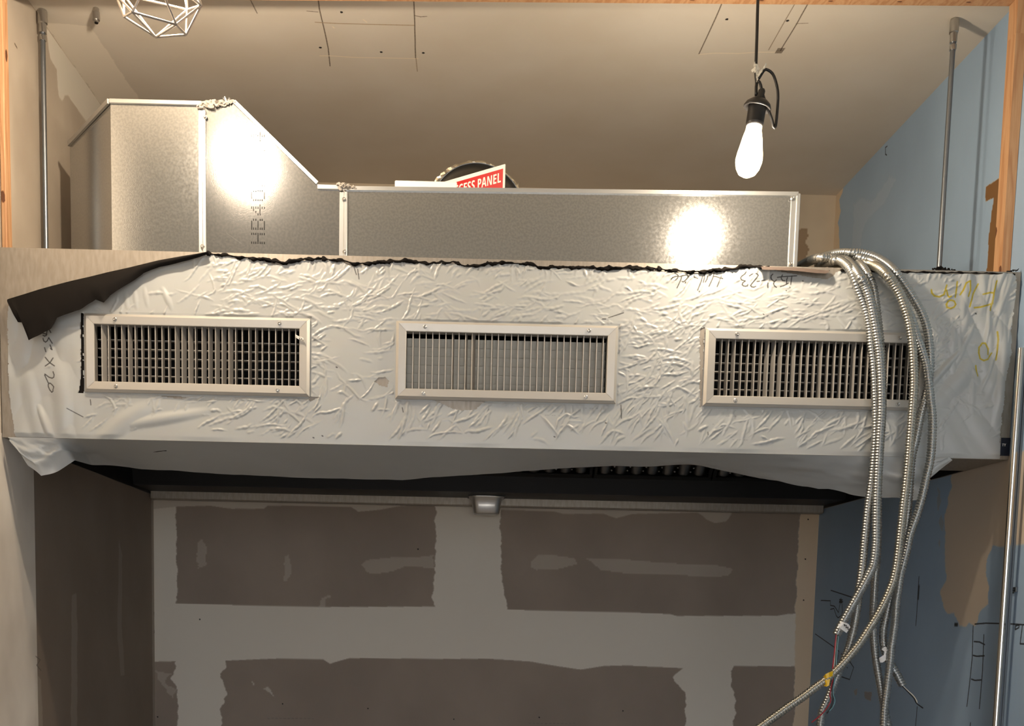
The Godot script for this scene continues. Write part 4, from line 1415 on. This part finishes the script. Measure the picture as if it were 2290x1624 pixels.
# ---------------------------------------------------------------- lamps
func pendants() -> void:
	# bare bulb on a tied-up black cord
	var z := 0.175
	var bt := pz(1687, 281, z)
	var bb := pz(1669, 396, z)
	var ax := bt - bb
	var len := ax.length()
	var lamp := thing("bare_bulb_pendant", "lit clear bulb in a black socket on a tied-up black cord", "lamp", bb)
	var o := -bb
	put("bulb", lathe_mesh([[0, 0], [0.009, 0.001], [0.019, 0.007], [0.0255, 0.018], [0.0285, 0.030], [0.029, 0.038], [0.0275, 0.050], [0.0245, 0.065], [0.0215, 0.082], [0.0175, 0.098], [0.0165, len], [0, len]], 28, aim(Vector3.ZERO, ax)), M.bulb, lamp)
	bulb_light(ax * 0.35, BULB_ENERGY, lamp)
	var n := ax.normalized()
	var sock := put("socket", lathe_mesh([[0.0, -0.002], [0.0172, -0.002], [0.0182, 0.0], [0.0190, 0.004], [0.0195, 0.045], [0.0165, 0.052], [0.0, 0.052]], 24, aim(ax, n), true), M.socket, lamp)
	var cap_tilt := (n + Vector3(0.10, 0, 0.12)).normalized()
	put("socket_skirt", lathe_mesh([[0.020, 0.004], [0.0285, -0.001], [0.0300, 0.0], [0.0300, 0.003], [0.0265, 0.010], [0.018, 0.017], [0.009, 0.0205], [0.0078, 0.022], [0.0075, 0.036], [0.005, 0.040], [0, 0.040]], 28, aim(ax + n * 0.036, cap_tilt)), M.socket, lamp)
	put("cord", tube_mesh([pz(1691, 214, z) + o, pz(1691, 196, z) + o, pz(1692, 183, z) + o, pz(1690, 165, z) + o, pz(1691, 130, z) + o, pz(1693, 70, z) + o, pz(1695, 0, z) + o, Vector3(pz(1697, -60, z).x, YC - 0.001, z) + o], 0.0033), M.black_plastic, lamp)
	put("cord_loop", tube_mesh([pz(1694, 180, z + 0.006) + o, pz(1700, 186, z + 0.006) + o, pz(1706, 212, z + 0.006) + o, pz(1717, 242, z + 0.006) + o, pz(1727, 270, z + 0.006) + o, pz(1731, 288, z + 0.006) + o, pz(1735, 280, z + 0.006) + o, pz(1738, 250, z + 0.006) + o, pz(1740, 215, z + 0.006) + o, pz(1737, 190, z + 0.006) + o, pz(1729, 167, z + 0.006) + o, pz(1718, 157, z + 0.006) + o, pz(1710, 156, z + 0.006) + o, pz(1703, 166, z + 0.005) + o, pz(1697, 176, z + 0.005) + o], 0.0030), M.black_plastic, lamp)
	put("tape", lump(pz(1689, 141, z + 0.001) + o, pz(1695, 184, z + 0.003) + o, 0.0072, 51), M.tie, lamp)
	put("tape", lump(pz(1696, 172, z + 0.006) + o, pz(1714, 142, z + 0.006) + o, 0.0042, 53), M.tie, lamp)

	# wire cage lamp, mostly above the frame
	var zc := 0.385
	var h := pz(346, 60, zc).y
	var ctr := py(346, 54, h)
	var cage := thing("cage_pendant", "geometric wire cage lamp at the upper left, hung before the header", "lamp", Vector3(ctr.x, h, ctr.z))
	o = -cage.position
	var p := []
	for q in [[277, 37], [348, 83], [416, 78], [394, 55], [296, 27]]:
		p.append(py(q[0], q[1], h) + o)
	var mid := Vector3.ZERO
	for q in p:
		mid += q / 5.0
	var belt := []
	for i in 5:
		var m: Vector3 = (p[i] + p[(i + 1) % 5]) / 2.0 - mid
		belt.append(mid + m.normalized() * (m.length() + 0.040) + Vector3(0, 0.065, 0))
	belt[1] = py(419, 22, h + 0.05) + o
	belt[2] = py(450, 12, h + 0.055) + o
	belt[0] = py(276, -12, h + 0.085) + o
	belt[4] = py(258, -14, h + 0.075) + o
	var crown := []
	for i in 5:
		crown.append(mid + (belt[i] - mid) * Vector3(0.62, 0, 0.62) + Vector3(0, 0.165, 0))
	var apex := mid + Vector3(0, 0.20, 0)
	var edges := []
	for i in 5:
		var j := (i + 1) % 5
		edges.append_array([[p[i], p[j]], [p[i], belt[i]], [p[j], belt[i]], [belt[i], crown[i]], [belt[i], crown[j]], [crown[i], crown[j]], [crown[i], apex], [belt[i], belt[j]] if i != 1 else [p[2], belt[2]]])
	edges.append_array([[p[4], p[1]], [p[1], p[3]], [belt[1], belt[2]], [p[3], belt[2]]])
	for e in edges:
		put("wire", rod_mesh(e[0], e[1], 0.0023, 8), M.cage, cage)
	var lc := Vector3(-0.597, 2.853, 0.38) + o
	put("bulb", lathe_mesh([[0, -0.036], [0.012, -0.033], [0.024, -0.022], [0.029, -0.006], [0.028, 0.008], [0.020, 0.030], [0.014, 0.044], [0.0135, 0.050], [0, 0.050]], 24, Transform3D(Basis(), lc)), M.bulb, cage)
	bulb_light(lc, CAGE_ENERGY, cage)
	put("socket", lathe_mesh([[0, 0.046], [0.019, 0.046], [0.020, 0.10], [0.012, 0.108], [0, 0.108]], 20, Transform3D(Basis(), lc), true), M.socket, cage)
	put("cord", rod_mesh(lc + Vector3(0, 0.107, 0), Vector3(lc.x, YC - 0.0005 - cage.position.y, lc.z), 0.0033, 10), M.black_plastic, cage)


# ---------------------------------------------------------------- on top of the low duct
func things_on_duct() -> void:
	var ytop := pz(1030, 423, ZD).y
	var zr := -0.40
	var c := pz(1066, 480, zr)
	var R := pz(1066, 354, zr).y - c.y
	var col := thing("duct_collar", "round metal duct collar with crumpled foil standing behind the red sign", "duct collar", Vector3(c.x, c.y - R, zr))
	var cc := Vector3(0, R, 0)
	var st := stool(true)
	var tf := Transform3D(Basis(Vector3.UP, 0.08) * Basis(Vector3.RIGHT, PI / 2 + 0.06), cc)
	lathe(st, [[R - 0.018, -0.09], [R - 0.017, -0.09], [R - 0.017, 0.008], [R - 0.018, 0.010], [R - 0.020, 0.008], [R - 0.020, -0.09], [R - 0.018, -0.09]], 64, tf)
	put("ring", done(st), M.rod, col)
	var nz := noise(88, 70.0, FastNoiseLite.TYPE_SIMPLEX, 2)
	var path := PackedVector3Array()
	for i in 121:
		var a := TAU * i / 120.0
		path.append(tf * Vector3(cos(a) * (R - 0.009), -0.03, sin(a) * (R - 0.009)))
	st = stool(false)
	tube(st, path, func(d, an): return 0.0085 * (1.0 + 0.55 * nz.get_noise_3d(d * 2.0, cos(an) * 0.02, sin(an) * 0.02)), 10, false)
	put("foil_wrap", done(st), M.foil, col)
	# white board lying flat
	var a := pz(883, 405, -0.1)
	var b := pz(1004, 405, -0.1)
	tag(put("white_board", box_mesh(Vector3(a.x, ytop + 0.003, -0.26), Vector3(b.x + 0.02, pz(950, 404.5, -0.1).y, -0.1), 0.002), M.white), "thin white board lying flat on the low duct", "board")
	# red access panel sign, standing askew
	var tr := pz(1129, 367, -0.20)
	var yaw := -0.64
	var sg := thing("access_sign", "tilted red and white sign reading access panel on the duct", "sign", Vector3(tr.x, ytop + 0.003, -0.20))
	var bs := Basis(Vector3.UP, yaw)
	var hh := tr.y - ytop - 0.003
	var wd := 0.27
	var f := func(x, y, zz): return bs * Vector3(x, y, zz)
	st = stool()
	hull8(st, [f.call(-wd, 0, -0.003), f.call(0, 0, -0.003), f.call(0, 0, 0), f.call(-wd, 0, 0)], [f.call(-wd, hh, -0.003), f.call(0, hh, -0.003), f.call(0, hh, 0), f.call(-wd, hh, 0)])
	put("plate", done(st), M.white, sg)
	st = stool()
	hull8(st, [f.call(-wd + 0.006, 0.0, 0.0), f.call(-0.005, 0.0, 0.0), f.call(-0.005, 0.0, 0.0006), f.call(-wd + 0.006, 0.0, 0.0006)], [f.call(-wd + 0.006, hh - 0.010, 0.0), f.call(-0.005, hh - 0.010, 0.0), f.call(-0.005, hh - 0.010, 0.0006), f.call(-wd + 0.006, hh - 0.010, 0.0006)])
	put("red_field", done(st), M.red, sg)
	var t := text_part("lettering", "ACCESS PANEL", 0.0172, M.white, sg)
	t.transform = Transform3D(bs, f.call(-0.010 - 0.083, hh - 0.031, 0.0008))
	t.scale = Vector3(1.0, 1.35, 1.0)


func text_part(called: String, text: String, height: float, m: Material, parent: Node) -> MeshInstance3D:
	var tm := TextMesh.new()
	var fnt := SystemFont.new()
	fnt.font_names = PackedStringArray(["Droid Sans"])
	fnt.font_weight = 700
	tm.font = fnt
	tm.text = text
	tm.font_size = 64
	tm.pixel_size = height / 46.0
	tm.depth = 0.0006
	tm.curve_step = 1.0
	return put(called, tm, m, parent)


# ---------------------------------------------------------------- flexible conduits
func conduit(p: Array, zf: float, r: float, m: Material, label: String) -> Node3D:
	var apex := 0
	for i in range(0, p.size(), 2):
		if p[i + 1] < p[apex * 2 + 1]:
			apex = i / 2
	var pt := []
	for i in p.size() / 2:
		var x: float = p[i * 2]
		var y: float = p[i * 2 + 1]
		var z := 0.0
		if i <= apex:
			z = lerpf(-0.20, -0.035, float(i) / maxi(apex, 1))
		else:
			z = lerpf(-0.035, zf, clampf((y - p[apex * 2 + 1]) / maxf(12.0, 606.0 - p[apex * 2 + 1]), 0, 1))
		pt.append(pz(x, y, z))
	var low: Vector3 = pt[-1]
	var c := thing("flexible_conduit", label, "conduit", low, "flexible metal conduits over the hood front")
	for i in pt.size():
		pt[i] -= low
	var st := stool(true)
	var k := TAU / 0.0068
	tube(st, smooth_path(pt, 0.0011), func(d, a): return r * (1.0 + 0.11 * sin(d * k + a)), 12)
	put("armor", done(st), m, c)
	return c


func wire(c: Node3D, p: Array, z: float, r: float, m: Material) -> void:
	var pt := []
	for i in range(0, p.size(), 2):
		pt.append(pz(p[i], p[i + 1], z) - c.position)
	put("wire", tube_mesh(pt, r, 8, 0.003), m, c)


func label_tag(c: Node3D, p: Array, z: float, m: Material) -> MeshInstance3D:   # p: pairs of upper and lower edge pixels
	var pr := []
	for e in p:
		pr.append([pz(e[0], e[1], z + e[4]) - c.position, pz(e[2], e[3], z + e[4]) - c.position])
	return put("label_tag", sheet(pr, 5, 2, func(_u, _v, _p): return Vector3.ZERO), m, c)


func conduits() -> void:
	conduit([1784, 596, 1810, 583, 1831, 577, 1859, 577, 1882, 585, 1900, 601, 1912, 627, 1922, 656, 1936, 692, 1946, 737, 1949, 773, 1954, 816, 1957, 867, 1959, 921, 1959, 962, 1957, 1003, 1952, 1057, 1947, 1097, 1941, 1138, 1934, 1206, 1929, 1260, 1925, 1294, 1921, 1318, 1917, 1354, 1911, 1395, 1899, 1446, 1888, 1475, 1874, 1507, 1863, 1536, 1850, 1567, 1838, 1596, 1832, 1640], 0.050, 0.0096, M.conduit, "leftmost flexible conduit, running down to the loose coloured wires")
	var c := conduit([1831, 592, 1860, 583, 1890, 583, 1906, 597, 1922, 619, 1936, 642, 1946, 670, 1953, 702, 1958, 729, 1963, 761, 1968, 800, 1971, 859, 1971, 921, 1967, 989, 1964, 1043, 1961, 1111, 1960, 1165, 1959, 1219, 1954, 1260, 1946, 1280, 1933, 1305, 1921, 1327, 1906, 1354, 1892, 1379, 1881, 1399, 1871, 1420], 0.066, 0.0104, M.conduit, "flexible conduit ending in a written white tag and coloured wires")
	var tg := label_tag(c, [[1873, 1401, 1882, 1390, 0.014], [1878, 1405, 1888, 1392, 0.016], [1886, 1411, 1898, 1396, 0.014], [1893, 1416, 1902, 1403, 0.010]], 0.066, M.white)
	var pen := []
	for q in [[1887, 1398], [1890, 1396], [1888, 1401], [1893, 1398], [1892, 1405], [1897, 1402], [1896, 1408], [1899, 1407]]:
		pen.append(pz(q[0], q[1], 0.083) - c.position)
	put("handwriting", tube_mesh(pen, 0.0008, 6, 0.002), M.ink, tg)
	wire(c, [1871, 1420, 1868, 1460, 1864, 1495, 1860, 1515], 0.067, 0.0016, M.wire_white)
	wire(c, [1870, 1420, 1866, 1460, 1862, 1498, 1864, 1512, 1859, 1535, 1856, 1555, 1857, 1570, 1840, 1595, 1815, 1616], 0.070, 0.0014, M.wire_red)
	wire(c, [1874, 1420, 1870, 1465, 1868, 1500, 1864, 1525, 1861, 1545, 1863, 1565, 1857, 1585, 1849, 1596], 0.070, 0.0016, M.wire_black)
	wire(c, [1875, 1422, 1871, 1468, 1869, 1505, 1864, 1535, 1863, 1552, 1867, 1568, 1862, 1582, 1854, 1591], 0.072, 0.0016, M.wire_teal)
	conduit([1895, 590, 1918, 588, 1936, 607, 1950, 633, 1956, 658, 1960, 690, 1965, 730, 1972, 800, 1974, 870, 1973, 930, 1968, 1000, 1964, 1060, 1963, 1130, 1963, 1200, 1960, 1260, 1957, 1290, 1955, 1327, 1953, 1372, 1953, 1417, 1957, 1462, 1963, 1502, 1971, 1547, 1976, 1574, 1990, 1645], 0.032, 0.0088, M.conduit, "thin flexible conduit behind the tagged one, bending right near the bottom")
	c = conduit([1868, 594, 1895, 588, 1922, 586, 1946, 591, 1967, 601, 1983, 615, 1999, 637, 2013, 660, 2022, 684, 2030, 708, 2036, 737, 2040, 767, 2043, 816, 2044, 849, 2043, 881, 2039, 935, 2036, 975, 2033, 1016, 2029, 1057, 2025, 1097, 2020, 1138, 2014, 1192, 2006, 1260, 1999, 1294, 1993, 1312, 1980, 1343, 1962, 1377, 1944, 1406, 1924, 1437, 1901, 1466, 1877, 1493, 1850, 1518, 1823, 1538, 1794, 1560, 1760, 1583, 1695, 1630], 0.074, 0.0098, M.conduit_tan, "brassy flexible conduit crossing down to the lower left through a yellow tag")
	label_tag(c, [[1863, 1501, 1862, 1512, 0.012], [1854, 1504, 1855, 1515, 0.016], [1846, 1508, 1848, 1518, 0.014], [1841, 1514, 1844, 1523, 0.002]], 0.074, M.yellow)
	label_tag(c, [[1841, 1523, 1843, 1535, 0.004], [1848, 1521, 1849, 1536, 0.012], [1857, 1518, 1854, 1533, 0.013]], 0.074, M.yellow)
	conduit([1858, 590, 1886, 577, 1914, 575, 1944, 582, 1969, 597, 1990, 620, 2010, 650, 2026, 685, 2038, 712, 2045, 733, 2052, 757, 2062, 785, 2071, 816, 2076, 850, 2081, 894, 2085, 935, 2084, 989, 2080, 1030, 2071, 1070, 2062, 1111, 2050, 1152, 2036, 1192, 2027, 1233, 2019, 1264, 2013, 1289, 2009, 1316, 2004, 1350, 2002, 1383, 1998, 1417, 1993, 1450, 1991, 1477, 1986, 1518, 1982, 1551, 1978, 1585, 1976, 1645], 0.050, 0.0094, M.conduit, "flexible conduit that bulges furthest right and hangs straight to the bottom")
	c = conduit([1800, 590, 1825, 580, 1849, 572, 1869, 567, 1898, 565, 1930, 567, 1957, 575, 1981, 589, 2003, 609, 2022, 635, 2042, 666, 2060, 698, 2072, 731, 2078, 767, 2080, 806, 2079, 836, 2075, 865, 2069, 894, 2061, 921, 2054, 954, 2047, 989, 2040, 1016, 2036, 1050, 2033, 1097, 2030, 1138, 2025, 1192, 2017, 1260, 2007, 1290, 1998, 1315, 1989, 1345, 1982, 1377, 1976, 1406, 1975, 1428, 1977, 1446, 1983, 1468, 1994, 1489, 2007, 1511, 2018, 1533], 0.032, 0.0094, M.conduit, "topmost arching flexible conduit, ending right in a stub of thin wires")
	label_tag(c, [[1971, 1452, 1980, 1446, 0.010], [1978, 1458, 1985, 1450, 0.014], [1976, 1466, 1984, 1458, 0.016], [1982, 1476, 1981, 1462, 0.016], [1974, 1482, 1966, 1472, 0.014], [1968, 1482, 1966, 1474, 0.012]], 0.032, M.white)
	wire(c, [2018, 1533, 2030, 1545, 2042, 1556, 2050, 1568, 2050, 1573, 2053, 1575], 0.034, 0.0014, M.wire_white)
	wire(c, [2018, 1535, 2033, 1550, 2044, 1562, 2050, 1573, 2064, 1584], 0.034, 0.0016, M.wire_black)


func small_things() -> void:
	# shiny channel leaning at the right edge
	var t := pz(2283, 779, 0.075)
	var b := pz(2229, 1580, 0.075)
	var ax := (t - b).normalized()
	var base := t + (b - t) * ((t.y - 0.0) / (t.y - b.y))
	var pole := thing("metal_channel", "tall shiny metal channel standing by the right end of the hood", "metal channel", base)
	var len := t.distance_to(base)
	var rt := ax.cross(Vector3(0, 0, 1)).normalized()
	if rt.x < 0:
		rt = -rt
	var fw := rt.cross(ax)
	if fw.z < 0:
		fw = -fw
	var prof := []
	for k in 9:
		var a := PI + PI * 0.9 * k / 8.0
		prof.append(Vector2(cos(a) * 0.0075, -sin(a) * 0.0075))
	var st := stool(true)
	for k in 8:
		face(st, [rt * prof[k].x + fw * prof[k].y, rt * prof[k + 1].x + fw * prof[k + 1].y, rt * prof[k + 1].x + fw * prof[k + 1].y + ax * len, rt * prof[k].x + fw * prof[k].y + ax * len], ax * len / 2.0 - fw * 0.003)
	put("rolled_edge", done(st), M.pole, pole)
	st = stool()
	var tf := Transform3D(Basis(rt, ax, fw), Vector3.ZERO)
	box(st, Vector3(0.0075, 0, -0.003), Vector3(0.013, len, 0.000), 0.0006, tf)
	box(st, Vector3(0.013, 0, -0.005), Vector3(0.0155, len, 0.003), 0.0006, tf)
	box(st, Vector3(0.0155, 0, -0.003), Vector3(0.0205, len, -0.001), 0.0006, tf)
	put("web", done(st), M.rod, pole)
	# navy sticker on the steel beside the film
	var s0 := pz(2238, 979, 0.0008)
	var s1 := pz(2259, 1020, 0.0008)
	var stk := thing("maker_sticker", "dark blue sticker on the bare steel at the right end of the hood", "sticker", Vector3((s0.x + s1.x) / 2, s1.y, 0.0002))
	put("label_face", box_mesh(Vector3(-0.0115, 0, 0), Vector3(0.0115, s0.y - s1.y, 0.0006), 0.0), M.navy, stk)
	var tp := text_part("lettering", "TY", 0.0062, M.white, stk)
	tp.position = Vector3(-0.004, (s0.y - s1.y) * 0.6, 0.0008)
	# dark scrap by the right rod
	var w := pz(2112, 603, 0.0)
	var sc := thing("film_scrap", "dark scrap of film lying at the foot of the right hanger rod", "film scrap", Vector3(w.x, YT, -0.006))
	put("scrap", lump(Vector3(-0.026, 0.005, 0), Vector3(0.030, 0.003, 0.0), 0.0045, 61), M.film_back, sc)
	var w2 := pz(2266, 604, 0.0)
	var sc2 := thing("film_scrap", "dark scrap of film lying at the foot of the right wood stud", "film scrap", Vector3(w2.x, YT, -0.006))
	put("scrap", lump(Vector3(-0.012, 0.002, 0), Vector3(0.014, 0.006, 0.004), 0.003, 62), M.film_back, sc2)
	# small clip on the blue wall
	var k := px(2271, 1319, XR)
	var cl := thing("wall_clip", "small dark bracket on the blue wall right of the shiny channel", "bracket", Vector3(XR, k.y, k.z))
	st = stool()
	box(st, Vector3(-0.006, -0.006, -0.012), Vector3(-0.0005, 0.006, 0.012), 0.001)
	put("plate", done(st), M.rod, cl)
	st = stool()
	box(st, Vector3(-0.010, -0.003, -0.008), Vector3(-0.006, 0.004, 0.008), 0.001)
	put("latch", done(st), M.black_plastic, cl)
